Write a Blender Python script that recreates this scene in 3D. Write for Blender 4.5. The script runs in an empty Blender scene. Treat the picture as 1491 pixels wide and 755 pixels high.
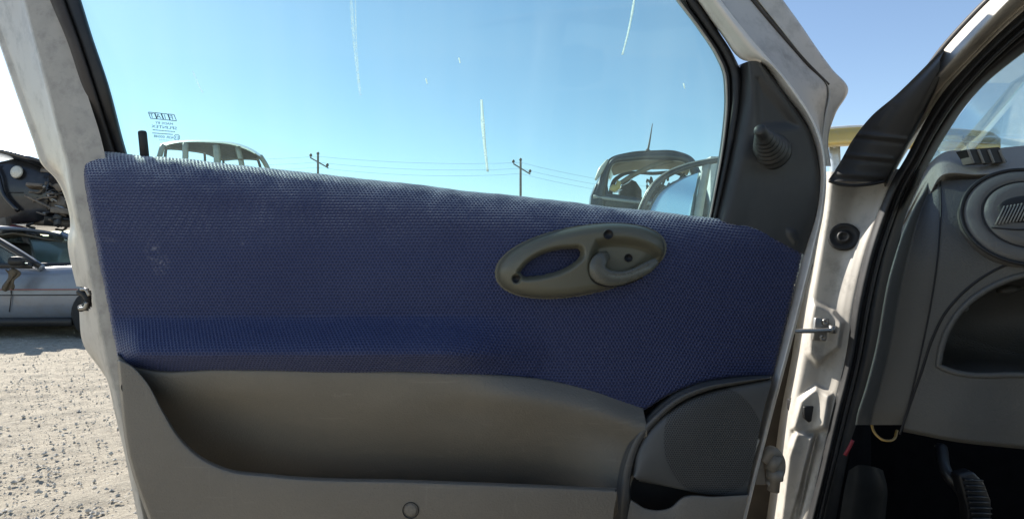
import bpy, math, random
import numpy as np
from mathutils import Vector, Matrix

random.seed(7); RNG = np.random.default_rng(7)
scene = bpy.context.scene
COL = scene.collection
R = math.radians

# ---------------------------------------------------------------- camera, sky, sun, exposure
F, CX, CY, CAMZ = 800.0, 745.5, 377.5, 0.92        # focal length in photo pixels, photo centre, lens height
cam_d = bpy.data.cameras.new('camera'); cam = bpy.data.objects.new('camera', cam_d); COL.objects.link(cam)
cam.location = (0, 0, CAMZ); cam.rotation_euler = (R(90), 0, 0)
cam_d.sensor_fit = 'HORIZONTAL'; cam_d.sensor_width = 36.0; cam_d.lens = 36.0*F/1491.0
cam_d.clip_start = 0.02; cam_d.clip_end = 4000
scene.camera = cam

SUN_EL, SUN_AZ = 37.0, 48.0                          # azimuth measured to the left of the view (+Y)
world = bpy.data.worlds.new('World'); scene.world = world; world.use_nodes = True
wn = world.node_tree; wn.nodes.clear()
wo = wn.nodes.new('ShaderNodeOutputWorld'); wb = wn.nodes.new('ShaderNodeBackground'); ws = wn.nodes.new('ShaderNodeTexSky')
ws.sky_type = 'NISHITA'; ws.sun_disc = False
ws.sun_elevation = R(SUN_EL); ws.sun_rotation = R(-SUN_AZ)
ws.air_density = 1.0; ws.dust_density = 0.25; ws.ozone_density = 1.15; ws.altitude = 50
wb.inputs['Strength'].default_value = 0.098
wn.links.new(ws.outputs[0], wb.inputs[0]); wn.links.new(wb.outputs[0], wo.inputs[0])

sun_d = bpy.data.lights.new('sun', 'SUN'); sun_d.energy = 5.0; sun_d.angle = R(0.53); sun_d.color = (1.0, 0.94, 0.85)
sun = bpy.data.objects.new('sun', sun_d); COL.objects.link(sun)
sdir = Vector((-math.sin(R(SUN_AZ))*math.cos(R(SUN_EL)), math.cos(R(SUN_AZ))*math.cos(R(SUN_EL)), math.sin(R(SUN_EL))))
sun.rotation_euler = sdir.to_track_quat('Z', 'Y').to_euler(); sun.location = (-3, 6, 8)

scene.view_settings.view_transform = 'Standard'; scene.view_settings.look = 'None'
scene.view_settings.exposure = 1.0; scene.view_settings.gamma = 1.0; scene.view_settings.use_curve_mapping = False

# ---------------------------------------------------------------- helpers
def P(px, py, y):
    """a point that the photograph shows at (px, py), standing y metres in front of the lens"""
    return np.array(((px-CX)*y/F, y, CAMZ-(py-CY)*y/F))

def empty(name, loc=(0, 0, 0), label=None, cat=None, group=None, kind=None):
    o = bpy.data.objects.new(name, None); COL.objects.link(o); o.location = loc
    tag(o, label, cat, group, kind); return o

def tag(o, label=None, cat=None, group=None, kind=None):
    for k, v in (('label', label), ('category', cat), ('group', group), ('kind', kind)):
        if v: o[k] = v
    return o

def link(name, me, m, parent=None, smooth=True):
    o = bpy.data.objects.new(name, me); COL.objects.link(o)
    if m is not None: me.materials.append(m)
    if smooth:
        me.polygons.foreach_set('use_smooth', [True]*len(me.polygons))
    if parent is not None:
        o.parent = parent
        if parent.type == 'EMPTY':
            o.location = -wloc(parent) if ABS[0] else (0, 0, 0)
    return o
def wloc(o):
    v = Vector(o.location)
    while o.parent is not None: o = o.parent; v += Vector(o.location)
    return v
ABS = [True]     # True: mesh coordinates are world coordinates, the parent Empty's location is undone

def mesh(name, verts, faces, m, parent=None, smooth=False, uv=None):
    me = bpy.data.meshes.new(name)
    me.from_pydata([tuple(map(float, v)) for v in verts], [], [tuple(map(int, f)) for f in faces])
    if uv is not None: set_uv(me, uv)
    me.update()
    return link(name, me, m, parent, smooth)

def set_uv(me, uv):
    lay = me.uv_layers.new(name='UVMap')
    li = np.empty(len(me.loops), np.int32); me.loops.foreach_get('vertex_index', li)
    lay.data.foreach_set('uv', np.asarray(uv, np.float32)[li].ravel())

def grid_mesh(name, V, m, parent=None, uv=None, mask=None, smooth=True, closed=False):
    """V: (rows, cols, 3) array"""
    nr, nc = V.shape[:2]
    idx = np.arange(nr*nc).reshape(nr, nc)
    if closed: idx = np.concatenate([idx, idx[:, :1]], 1)
    q = np.stack([idx[:-1, :-1], idx[1:, :-1], idx[1:, 1:], idx[:-1, 1:]], -1).reshape(-1, 4)
    if mask is not None: q = q[mask.reshape(-1)]
    me = bpy.data.meshes.new(name)
    me.vertices.add(nr*nc); me.vertices.foreach_set('co', V.astype(np.float32).ravel())
    me.loops.add(q.size); me.loops.foreach_set('vertex_index', q.astype(np.int32).ravel())
    me.polygons.add(len(q)); me.polygons.foreach_set('loop_start', np.arange(0, q.size, 4, dtype=np.int32))
    me.polygons.foreach_set('loop_total', np.full(len(q), 4, np.int32))
    me.update(calc_edges=True)
    if uv is not None: set_uv(me, uv.reshape(-1, 2))
    me.validate()
    return link(name, me, m, parent, smooth)

def catmull(pts, n, tt=None):
    """resample a control polyline with n samples (centripetal-ish Catmull-Rom, chord parameter)"""
    p = np.asarray(pts, float)
    if len(p) == 2:
        t = np.linspace(0, 1, n)[:, None]; return p[0]*(1-t)+p[1]*t
    d = np.linalg.norm(np.diff(p[:, :2] if p.shape[1] > 2 else p, axis=0), axis=1) if tt is None else np.diff(tt)
    d = np.maximum(d, 1e-6); k = np.concatenate([[0], np.cumsum(d)])
    s = np.linspace(0, k[-1], n); i = np.clip(np.searchsorted(k, s, 'right')-1, 0, len(p)-2)
    m = np.empty_like(p)
    m[1:-1] = ((p[2:]-p[1:-1])/d[1:, None]*d[:-1, None]+(p[1:-1]-p[:-2])/d[:-1, None]*d[1:, None])/(d[:-1]+d[1:])[:, None]
    m[0] = (p[1]-p[0])/d[0]; m[-1] = (p[-1]-p[-2])/d[-1]
    h = d[i][:, None]; u = ((s-k[i])/d[i])[:, None]
    return ((2*u**3-3*u**2+1)*p[i]+(u**3-2*u**2+u)*h*m[i]+(-2*u**3+3*u**2)*p[i+1]+(u**3-u**2)*h*m[i+1])

def linear(pts, n):
    p = np.asarray(pts, float); d = np.linalg.norm(np.diff(p[:, :2], axis=0), axis=1); k = np.concatenate([[0], np.cumsum(d)])
    s = np.linspace(0, k[-1], n)
    return np.stack([np.interp(s, k, p[:, j]) for j in range(p.shape[1])], 1)

def rails_grid(rails, ns, nb, sharp=False, lin=False):
    """rails: lists of (px, py, y).  -> (rows across rails, ns, 3) in pixel+depth space"""
    rs = [(linear if lin else catmull)(r, ns) for r in rails]
    out = []
    if sharp or len(rs) == 2:
        for a, b in zip(rs[:-1], rs[1:]):
            for t in np.linspace(0, 1, nb, endpoint=False): out.append(a*(1-t)+b*t)
        out.append(rs[-1])
        return np.array(out)
    A = np.array(rs)
    n = nb*(len(rs)-1)+1
    tt = np.arange(len(rs), dtype=float)
    res = np.empty((n, ns, 3))
    for j in range(ns): res[:, j] = catmull(A[:, j], n, tt)
    return res

def to_world(G):
    y = G[..., 2]
    return np.stack([(G[..., 0]-CX)*y/F, y, CAMZ-(G[..., 1]-CY)*y/F], -1)

def arc_uv(W):
    du = np.linalg.norm(np.diff(W, axis=1), axis=2); dv = np.linalg.norm(np.diff(W, axis=0), axis=2)
    u = np.concatenate([np.zeros((W.shape[0], 1)), np.cumsum(du, 1)], 1)
    dv = np.linalg.norm(np.diff(W[..., 1:], axis=0), axis=2)
    v = np.concatenate([np.zeros((1, W.shape[1])), np.cumsum(dv, 0)], 0)-W[:1, :, 2]
    return np.stack([W[..., 0], v], -1)

def loft(name, rails, m, parent, ns=60, nb=6, sharp=False, lin=False, depth=None, hole=None, smooth=True, left_ret=None):
    G = rails_grid(rails, ns, nb, sharp, lin)
    if depth is not None: G[..., 2] += depth(G[..., 0], G[..., 1])
    if left_ret:
        cols = [G[:, :1]+np.array(d) for d in left_ret]; G = np.concatenate(cols+[G], 1)
    W = to_world(G); mask = None
    if hole is not None:
        c = (G[:-1, :-1]+G[1:, 1:]+G[1:, :-1]+G[:-1, 1:])/4
        mask = ~hole(c[..., 0], c[..., 1])
    o = grid_mesh(name, W, m, parent, arc_uv(W), mask, smooth)
    return o

def solidify(o, t, offset=0.0):
    md = o.modifiers.new('thickness', 'SOLIDIFY'); md.thickness = t; md.offset = offset; return o

def sweep(name, path, ru, rv, m, parent=None, n=40, k=12, up=(0, 0, 1), world=False, closed=False, lin=False, taper=None, smooth=True, power=2.0):
    """tube with elliptic (or squarer, power>2) section along a path of pixel+depth points or world points"""
    p = np.asarray(path, float)
    if not world: p = np.array([P(*q) for q in p])
    if lin:
        d = np.linalg.norm(np.diff(p, axis=0), axis=1); kk = np.concatenate([[0], np.cumsum(d)]); s = np.linspace(0, kk[-1], n)
        p = np.stack([np.interp(s, kk, p[:, j]) for j in range(3)], 1)
    else:
        d = np.linalg.norm(np.diff(p, axis=0), axis=1); p = catmull(p, n, np.concatenate([[0], np.cumsum(d)])) if len(p) > 2 else catmull(p, n)
    if closed:
        t = np.roll(p[:-1], -1, 0)-np.roll(p[:-1], 1, 0); t = np.concatenate([t, t[:1]])
    else: t = np.gradient(p, axis=0)
    t /= np.linalg.norm(t, axis=1)[:, None]+1e-12
    upv = np.asarray(up, float)
    a = np.cross(t, upv); a /= np.linalg.norm(a, axis=1)[:, None]+1e-9
    b = np.cross(a, t)
    th = np.linspace(0, 2*math.pi, k, endpoint=False)
    ct, st = np.cos(th), np.sin(th)
    if power != 2.0:
        ct = np.sign(ct)*np.abs(ct)**(2/power); st = np.sign(st)*np.abs(st)**(2/power)
    tp = np.ones(n) if taper is None else np.interp(np.linspace(0, 1, n), np.linspace(0, 1, len(taper)), taper)
    V = p[:, None]+(a[:, None]*ct[None, :, None]*ru+b[:, None]*st[None, :, None]*rv)*tp[:, None, None]
    faces = []
    for i in range(n-1):
        for j in range(k): faces.append((i*k+j, i*k+(j+1) % k, (i+1)*k+(j+1) % k, (i+1)*k+j))
    if not closed:
        faces.append(tuple(range(k-1, -1, -1))); faces.append(tuple((n-1)*k+j for j in range(k)))
    return mesh(name, V.reshape(-1, 3), faces, m, parent, smooth)

def boxv(c, size, rot=None):
    sx, sy, sz = [s/2 for s in size]
    v = np.array([(x, y, z) for x in (-sx, sx) for y in (-sy, sy) for z in (-sz, sz)])
    if rot is not None: v = v @ np.array(rot).T
    return v+np.asarray(c)
BOXF = [(0, 1, 3, 2), (4, 6, 7, 5), (0, 4, 5, 1), (2, 3, 7, 6), (0, 2, 6, 4), (1, 5, 7, 3)]
def box(name, c, size, m, parent=None, rot=None, bevel=0.0):
    o = mesh(name, boxv(c, size, rot), BOXF, m, parent)
    if bevel: bev(o, bevel)
    return o
def bev(o, w, seg=2):
    md = o.modifiers.new('bevel', 'BEVEL'); md.width = w; md.segments = seg; md.limit_method = 'ANGLE'; md.angle_limit = R(35)
    o.data.polygons.foreach_set('use_smooth', [True]*len(o.data.polygons))
    return o
def rotz(a): c, s = math.cos(a), math.sin(a); return np.array([[c, -s, 0], [s, c, 0], [0, 0, 1]])
def rot_axis(ax, a): return np.array(Matrix.Rotation(a, 3, Vector(ax)))

def prism(name, poly, y0, y1, m, parent=None, bevel=0.0, n=0):
    """a pixel polygon at depth y0 (front) given thickness back to depth y1"""
    pl = list(poly)
    if n: pl = catmull(np.array(pl+[pl[0]], float), n)[:-1]
    k = len(pl)
    V = [P(p[0], p[1], y0) for p in pl]; f0 = np.array(V); V += [v+np.array((0, y1-y0, 0)) for v in f0]
    F_ = [tuple(range(k)), tuple(range(2*k-1, k-1, -1))]+[(i, i+k, (i+1) % k+k, (i+1) % k) for i in range(k)]
    o = mesh(name, V, F_, m, parent)
    if bevel: bev(o, bevel)
    return o

def lathe(name, prof, base, axis, m, parent=None, k=32, caps=True):
    """prof: list of (distance along axis, radius)"""
    ax = np.asarray(axis, float); ax /= np.linalg.norm(ax)
    a = np.cross(ax, (0, 0, 1) if abs(ax[2]) < .9 else (1, 0, 0)); a /= np.linalg.norm(a); b = np.cross(ax, a)
    th = np.linspace(0, 2*math.pi, k, endpoint=False)
    V = np.array([[np.asarray(base)+ax*d+(a*math.cos(t)+b*math.sin(t))*r for t in th] for d, r in prof])
    nr = len(prof)
    Fs = [(i*k+j, i*k+(j+1) % k, (i+1)*k+(j+1) % k, (i+1)*k+j) for i in range(nr-1) for j in range(k)]
    if caps: Fs += [tuple(range(k-1, -1, -1)), tuple((nr-1)*k+j for j in range(k))]
    return mesh(name, V.reshape(-1, 3), Fs, m, parent, True)

def seg_dist(px, py, a, b):
    ax, ay = a; bx, by = b; dx, dy = bx-ax, by-ay
    t = np.clip(((px-ax)*dx+(py-ay)*dy)/(dx*dx+dy*dy+1e-9), 0, 1)
    return np.hypot(px-ax-t*dx, py-ay-t*dy)
def poly_sdf(px, py, poly):
    d = np.full(np.shape(px), 1e9); ins = np.zeros(np.shape(px), bool); n = len(poly)
    for i in range(n):
        a, b = poly[i], poly[(i+1) % n]
        d = np.minimum(d, seg_dist(px, py, a, b))
        c = ((a[1] > py) != (b[1] > py)) & (px < (b[0]-a[0])*(py-a[1])/((b[1]-a[1]) or 1e-9)+a[0])
        ins ^= c
    return np.where(ins, -d, d)
def line_dist(px, py, pts):
    d = np.full(np.shape(px), 1e9)
    for a, b in zip(pts[:-1], pts[1:]): d = np.minimum(d, seg_dist(px, py, a, b))
    return d
def sstep(e0, e1, x):
    t = np.clip((x-e0)/(e1-e0), 0, 1); return t*t*(3-2*t)

# ---------------------------------------------------------------- materials
class NT:
    def __init__(s, name):
        s.m = bpy.data.materials.new(name); s.m.use_nodes = True; s.t = s.m.node_tree; s.t.nodes.clear()
        s.out = s.n('ShaderNodeOutputMaterial')
    def n(s, typ, **kw):
        nd = s.t.nodes.new(typ)
        for k, v in kw.items():
            if k.startswith('_'): nd.inputs[int(k[1:]) if k[1:].isdigit() else k[1:]].default_value = v
            else: setattr(nd, k, v)
        return nd
    def l(s, a, b): s.t.links.new(a, b)
    def math(s, op, a, b=None, clamp=False):
        nd = s.n('ShaderNodeMath', operation=op); nd.use_clamp = clamp
        for i, x in enumerate((a, b)):
            if x is None: continue
            if isinstance(x, (int, float)): nd.inputs[i].default_value = x
            else: s.l(x, nd.inputs[i])
        return nd.outputs[0]
    def vmath(s, op, a, b=None):
        nd = s.n('ShaderNodeVectorMath', operation=op)
        for i, x in enumerate((a, b)):
            if x is None: continue
            if isinstance(x, tuple): nd.inputs[i].default_value = x
            else: s.l(x, nd.inputs[i])
        return nd.outputs['Value' if op in ('LENGTH', 'DISTANCE', 'DOT_PRODUCT') else 'Vector']
    def noise(s, vec, scale, detail=4, rough=.55, col=False):
        nd = s.n('ShaderNodeTexNoise'); nd.inputs['Scale'].default_value = scale; nd.inputs['Detail'].default_value = detail; nd.inputs['Roughness'].default_value = rough
        if vec is not None: s.l(vec, nd.inputs['Vector'])
        return nd.outputs['Color' if col else 0]
    def ramp(s, f, a, b, clamp=True):
        nd = s.n('ShaderNodeMapRange'); nd.clamp = clamp; nd.inputs[1].default_value = a; nd.inputs[2].default_value = b
        s.l(f, nd.inputs[0]); return nd.outputs[0]
    def mix(s, f, a, b):
        nd = s.n('ShaderNodeMix', data_type='RGBA')
        if isinstance(f, (int, float)): nd.inputs[0].default_value = f
        else: s.l(f, nd.inputs[0])
        for i, x in ((6, a), (7, b)):
            if isinstance(x, tuple): nd.inputs[i].default_value = (*x, 1) if len(x) == 3 else x
            else: s.l(x, nd.inputs[i])
        return nd.outputs[2]
    def obj(s): return s.n('ShaderNodeTexCoord').outputs['Object']
    def uv(s): return s.n('ShaderNodeTexCoord').outputs['UV']
    def bump(s, h, strength, dist=.001, nrm=None):
        nd = s.n('ShaderNodeBump'); nd.inputs['Strength'].default_value = strength; nd.inputs['Distance'].default_value = dist
        s.l(h, nd.inputs['Height'])
        if nrm is not None: s.l(nrm, nd.inputs['Normal'])
        return nd.outputs[0]
    def bsdf(s, **kw):
        b = s.n('ShaderNodeBsdfPrincipled')
        for k, v in kw.items():
            key = k.replace('_', ' ')
            if isinstance(v, (int, float)): b.inputs[key].default_value = v
            elif isinstance(v, tuple): b.inputs[key].default_value = (*v, 1) if len(v) == 3 else v
            else: s.l(v, b.inputs[key])
        return b
    def done(s, sh): s.l(sh, s.out.inputs[0]); return s.m
    def hexd(s, vec, p):
        """distance (in pitches) to the nearest point of a hexagonal lattice"""
        a = s.vmath('MULTIPLY', vec, (1/p, 1/(p*math.sqrt(3)), 0))
        def cell(v):
            f = s.vmath('FRACTION', v); f = s.vmath('SUBTRACT', f, (.5, .5, 0)); f = s.vmath('MULTIPLY', f, (1, math.sqrt(3), 0)); return s.vmath('LENGTH', f)
        return s.math('MINIMUM', cell(a), cell(s.vmath('ADD', a, (.5, .5, 0))))

def plain(name, col, rough=.5, metal=0., var=.12, vscale=6., bump=0., bscale=300., bdist=.0006, dirt=None, dscale=3., damt=.5, spec=.5, coat=0., rvar=.1, col2=None, scuff=0.):
    t = NT(name); o = t.obj()
    n1 = t.noise(o, vscale, 5, .6)
    c2 = col2 or tuple(min(1, c*(1+var)) for c in col); c1 = tuple(c*(1-var) for c in col)
    c = t.mix(t.ramp(n1, .3, .7), c1, c2)
    if dirt:
        n2 = t.noise(o, dscale, 8, .7); c = t.mix(t.math('MULTIPLY', t.ramp(n2, .48, .72), damt), c, dirt)
    if scuff:
        for sc, th, am in (((9, 9, 90), .63, 1.0), ((120, 60, 14), .66, .8), ((260, 260, 260), .70, .9)):
            n3 = t.noise(t.vmath('MULTIPLY', o, sc), 1.0, 3, .6); c = t.mix(t.math('MULTIPLY', t.ramp(n3, th, th+.06), scuff*am), c, (.30, .28, .24))
    r = t.math('ADD', t.math('MULTIPLY', t.math('SUBTRACT', t.noise(o, vscale*4, 4), .5), rvar*2), rough, True)
    kw = dict(Base_Color=c, Roughness=r, Metallic=metal, Coat_Weight=coat)
    kw['Specular_IOR_Level'] = spec
    b = t.bsdf(**{k: v for k, v in kw.items() if k != 'Specular_IOR_Level'}); b.inputs['Specular IOR Level'].default_value = spec
    if bump: t.l(t.bump(t.noise(o, bscale, 3, .6), bump, bdist), b.inputs['Normal'])
    return t.done(b.outputs[0])

M = {}
M['paint'] = plain('champagne_silver_paint', (.47, .44, .39), .48, .05, .06, 9, .10, 900, .0003, (.15, .135, .11), 21, .6, coat=.06)
M['paint_worn'] = plain('scuffed_silver_paint', (.40, .37, .325), .55, .0, .1, 30, .15, 200, .0005, (.17, .16, .15), 38, .6)
M['grey_plastic'] = plain('warm_grey_trim_plastic', (.166, .146, .118), .48, 0, .08, 5, .9, 330, .0014, (.20, .175, .14), 7, .45, rvar=.16, scuff=.16)
M['pocket_plastic'] = plain('pocket_wall_plastic', (.172, .156, .128), .5, 0, .10, 6, .9, 330, .0014, (.20, .18, .145), 6, .5, rvar=.16, scuff=.2)
M['dark_plastic'] = plain('charcoal_trim_plastic', (.031, .032, .032), .5, 0, .08, 6, .35, 900, .0005, (.075, .072, .066), 8, .35, rvar=.12)
M['surround'] = plain('dark_grey_surround_plastic', (.085, .083, .078), .42, 0, .06, 8, .3, 700, .0005, (.09, .085, .078), 8, .4, scuff=.12)
M['handle_plastic'] = plain('grey_green_handle_plastic', (.108, .104, .074), .34, 0, .06, 8, .15, 700, .0003, rvar=.08, scuff=.12)
M['lever_plastic'] = plain('grey_lever_plastic', (.095, .093, .074), .28, 0, .06, 8, .1, 700, .0003, rvar=.08)
M['rubber'] = plain('black_rubber', (.012, .012, .013), .55, 0, .2, 10, .2, 300, .0005, (.05, .045, .04), 20, .4)
M['brown_rubber'] = plain('dusty_brown_rubber', (.045, .036, .030), .7, 0, .2, 14, .2, 300, .0005, (.09, .08, .07), 22, .4)
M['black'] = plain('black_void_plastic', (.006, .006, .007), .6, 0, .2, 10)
M['steel'] = plain('dull_steel', (.35, .34, .32), .4, .8, .1, 30, .2, 300, .0004, (.15, .12, .09), 40, .5)
M['bead'] = plain('highlight_silver_paint', (.66, .63, .58), .36, .15, .05, 9, .05, 900, .0003, (.30, .27, .23), 22, .35)  # door paint lightened, sky highlight of the rolled edge put into its colour
M['primer'] = plain('dirty_beige_metal', (.25, .22, .18), .55, .2, .12, 25, .2, 200, .0006, (.10, .08, .06), 30, .6)
M['liner_dark'] = plain('dirty_wing_liner', (.055, .046, .036), .8, 0, .3, 18, .3, 100, .002)
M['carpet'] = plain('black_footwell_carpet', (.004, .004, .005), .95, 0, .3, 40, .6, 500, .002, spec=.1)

def fabric():
    t = NT('navy_knit_fabric'); uv = t.uv(); o = t.obj()
    d = t.hexd(uv, .0056)
    hole = t.ramp(d, .34, .20)
    fade = t.ramp(t.noise(o, 4.2, 5, .6), .32, .72)
    yarn = t.mix(fade, (.0175, .0285, .088), (.036, .050, .116))
    yarn = t.mix(t.ramp(t.noise(uv, 700, 2), .4, .7), yarn, (.058, .066, .150))
    c = t.mix(t.math('MULTIPLY', hole, .55), yarn, (.014, .016, .046))
    # sunlit sparkle of the belt roll, painted pale where the knit faces up
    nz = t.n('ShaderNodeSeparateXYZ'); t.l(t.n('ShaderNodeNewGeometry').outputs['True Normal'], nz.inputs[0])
    sun_band = t.math('MULTIPLY', t.ramp(nz.outputs[2], .42, .75), t.ramp(t.noise(o, 22, 5, .7), .25, .6))
    sun_band = t.math('MULTIPLY', sun_band, t.ramp(hole, 1, 0)); geo = t.n('ShaderNodeSeparateXYZ'); t.l(o, geo.inputs[0])
    c = t.mix(t.math('MULTIPLY', sun_band, t.math('MULTIPLY', t.ramp(geo.outputs[2], .93, .98), .9)), c, (.66, .66, .67))
    # pale scuffs left on the cloth
    for (u, v, ru, rv, sc, am) in SCUFFS:
        q = t.vmath('MULTIPLY', t.vmath('SUBTRACT', o, (u, 0, v)), (1/ru, 0, 1/rv))
        m = t.math('MULTIPLY', t.ramp(t.vmath('LENGTH', q), 1, .15), t.ramp(t.noise(o, sc, 6, .75), .50, .68))
        c = t.mix(t.math('MULTIPLY', m, am), c, (.34, .33, .36))
    b = t.bsdf(Base_Color=c, Roughness=t.math('ADD', t.math('MULTIPLY', hole, .3), .5))
    b.inputs['Sheen Weight'].default_value = .2; b.inputs['Sheen Roughness'].default_value = .3
    b.inputs['Sheen Tint'].default_value = (.95, .95, 1, 1); b.inputs['Specular IOR Level'].default_value = .35
    h = t.math('ADD', t.ramp(d, .15, .5), t.math('MULTIPLY', t.noise(uv, 1500, 2), .3))
    t.l(t.bump(h, .5, .0012), b.inputs['Normal'])
    return t.done(b.outputs[0])
def _sc(px, py, rx, ry, s, a):
    c = P(px, py, .884); return (c[0], c[2], rx*.884/F, ry*.884/F, s, a)
SCUFFS = [_sc(222, 365, 14, 26, 120, .7), _sc(236, 385, 16, 18, 160, .8), _sc(160, 348, 26, 7, 150, .35), _sc(220, 295, 16, 14, 150, .3), _sc(357, 352, 6, 8, 200, .6), _sc(610, 470, 60, 10, 90, .12)]
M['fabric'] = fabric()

def grille():
    t = NT('perforated_speaker_plastic'); uv = t.uv(); o = t.obj()
    d = t.hexd(uv, .0038)
    c0 = P(1036, 640, .86)
    q = t.vmath('MULTIPLY', t.vmath('SUBTRACT', o, (c0[0], 0, c0[2])), (1/.078, 0, 1/.088))
    inside = t.ramp(t.vmath('LENGTH', q), 1.0, .97)
    hole = t.math('MULTIPLY', t.ramp(d, .36, .26), inside)
    base = t.mix(t.ramp(t.noise(o, 9, 4), .3, .7), (.078, .079, .077), (.096, .095, .092))
    c = t.mix(t.math('MULTIPLY', hole, .8), base, (.006, .006, .006))
    b = t.bsdf(Base_Color=c, Roughness=.5)
    t.l(t.bump(t.math('SUBTRACT', 1, hole), .7, .0015), b.inputs['Normal'])
    return t.done(b.outputs[0])
M['grille'] = grille()

def glass(name, tint, dust_lo, dust_hi, streak=True, gloss=.06):
    t = NT(name); o = t.obj()
    tr = t.n('ShaderNodeBsdfTransparent'); tr.inputs[0].default_value = (*tint, 1)
    st = t.vmath('MULTIPLY', o, (14, 1, 1.1))
    n1 = t.ramp(t.noise(st, 1.0, 6, .6), .42, .80)
    n2 = t.ramp(t.noise(o, 2.3, 5, .55), .38, .75)
    n3 = t.ramp(t.noise(o, 90, 3, .7), .66, .85)
    f = t.math('ADD', t.math('MULTIPLY', n1 if streak else n2, .65), t.math('MULTIPLY', n2, .4))
    f = t.math('ADD', f, t.math('MULTIPLY', n3, .25))
    f = t.math('ADD', t.math('MULTIPLY', f, dust_hi-dust_lo), dust_lo, True)
    df = t.n('ShaderNodeBsdfTranslucent'); df.inputs[0].default_value = (.78, .84, .84, 1)
    mx = t.n('ShaderNodeMixShader'); t.l(f, mx.inputs[0]); t.l(tr.outputs[0], mx.inputs[1]); t.l(df.outputs[0], mx.inputs[2])
    gl = t.n('ShaderNodeBsdfGlossy'); gl.inputs['Roughness'].default_value = .02; gl.inputs[0].default_value = (.9, .95, 1, 1)
    fr = t.n('ShaderNodeFresnel'); fr.inputs[0].default_value = 1.3
    m2 = t.n('ShaderNodeMixShader'); t.l(t.math('MULTIPLY', fr.outputs[0], gloss*10), m2.inputs[0]); t.l(mx.outputs[0], m2.inputs[1]); t.l(gl.outputs[0], m2.inputs[2])
    return t.done(m2.outputs[0])
M['glass'] = glass('dusty_tinted_glass', (.742, .875, .857), .009, .050)
M['windscreen'] = glass('windscreen_glass', (.90, .975, .955), .01, .05, False)
def streak_mat(name, a):
    t = NT(name); o = t.obj()
    tr = t.n('ShaderNodeBsdfTransparent'); df = t.n('ShaderNodeBsdfTranslucent'); df.inputs[0].default_value = (.95, .97, .95, 1)
    mx = t.n('ShaderNodeMixShader')
    f = t.math('MULTIPLY', t.ramp(t.noise(o, 110, 4, .7), .25, .55), a, True); t.l(f, mx.inputs[0]); t.l(tr.outputs[0], mx.inputs[1]); t.l(df.outputs[0], mx.inputs[2])
    return t.done(mx.outputs[0])
M['streak'] = streak_mat('dried_white_streak', 1.5); M['streak_faint'] = streak_mat('faint_dust_streak', .28)
M['etch'] = plain('etched_grey_print', (.07, .13, .15), .8, 0, .2, 60)

# ================================================================= the setting: ground
def ground_mat():
    t = NT('rough_pale_gravel'); o = t.obj()
    n = t.noise(o, 1.1, 6, .65); f = t.noise(o, 26, 7, .72); f2 = t.noise(o, 90, 5, .7)
    c = t.mix(t.ramp(n, .3, .7), (.43, .38, .29), (.55, .495, .385))
    c = t.mix(t.ramp(f, .36, .60), (.35, .305, .235), c)
    c = t.mix(t.math('MULTIPLY', t.ramp(f2, .5, .75), .5), c, (.63, .575, .46))
    b = t.bsdf(Base_Color=c, Roughness=.92)
    nr = t.bump(f, .8, .04); nr = t.bump(f2, .8, .012, nr); t.l(nr, b.inputs['Normal'])
    return t.done(b.outputs[0])
M['ground'] = ground_mat()
def fbm(x, y, o=4, seed=0):
    r = np.random.default_rng(seed); z = 0; a = 1; f = 1
    for i in range(o):
        for _ in range(3):
            th = r.uniform(0, 6.28); ph = r.uniform(0, 6.28); z = z+a*np.sin(f*(x*math.cos(th)+y*math.sin(th))*r.uniform(.8, 1.2)+ph)/3
        a *= .55; f *= 2.1
    return z
xs = np.concatenate([[-900, -200, -60, -20], np.linspace(-9, 3, 260), [8, 20, 60, 200, 900]])
ys = np.concatenate([[-300, -60, -8], np.linspace(-1, 9, 230), [14, 30, 80, 250, 1500]])
GX, GY = np.meshgrid(xs, ys)
near = ((GX > -8.9) & (GX < 2.9) & (GY > -.9) & (GY < 8.9))
GZ = np.where(near, .010*fbm(GX*4, GY*4, 4, 3)+.012*fbm(GX*17, GY*26, 4, 5), 0)
g = grid_mesh('ground', np.stack([GX, GY, GZ], -1), M['ground']); tag(g, 'rough pale gravel ground of the scrapyard', kind='structure')
# loose stones: one mass nobody could count
sv, sf = [], []
ico = np.array([(0, 0, 1), (.9, 0, .3), (.28, .85, .3), (-.72, .53, .3), (-.72, -.53, .3), (.28, -.85, .3), (0, 0, -.5)])
icf = [(0, 1, 2), (0, 2, 3), (0, 3, 4), (0, 4, 5), (0, 5, 1), (6, 2, 1), (6, 3, 2), (6, 4, 3), (6, 5, 4), (6, 1, 5)]
for i in range(4500):
    y = 1.7+RNG.random()**1.4*5.5; x = -(.60+RNG.random()*.40)*y*1.0-.05+RNG.normal()*.1
    s = .003+.008*RNG.random()**4; q = ico*(s*RNG.uniform(.7, 1.4, 3)) @ rotz(RNG.random()*6.28).T+RNG.normal(0, s*.12, (7, 3))
    b0 = len(sv); sv.extend(q+np.array((x, y, .004+.25*s))); sf.extend([tuple(b0+k for k in f) for f in icf])
M['stone'] = plain('pale_stone_chips', (.44, .40, .335), .9, 0, .3, 9, col2=(.60, .56, .48))
st = mesh('gravel', sv, sf, M['stone']); tag(st, 'loose pale stone chips scattered over the ground', kind='stuff')

# ================================================================= the open car door
car = empty('car', (.55, .95, 0), 'silver car seen from its seat, navy trimmed door swung open, dashboard at right', 'car')
def sub(name, loc):
    e = empty(name); e.parent = car; e.location = Vector(loc)-wloc(car); return e
door = sub('door', (.43, .95, .25)); door['label'] = 'open door with navy fabric panel and grey pocket'
D0 = .885

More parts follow.
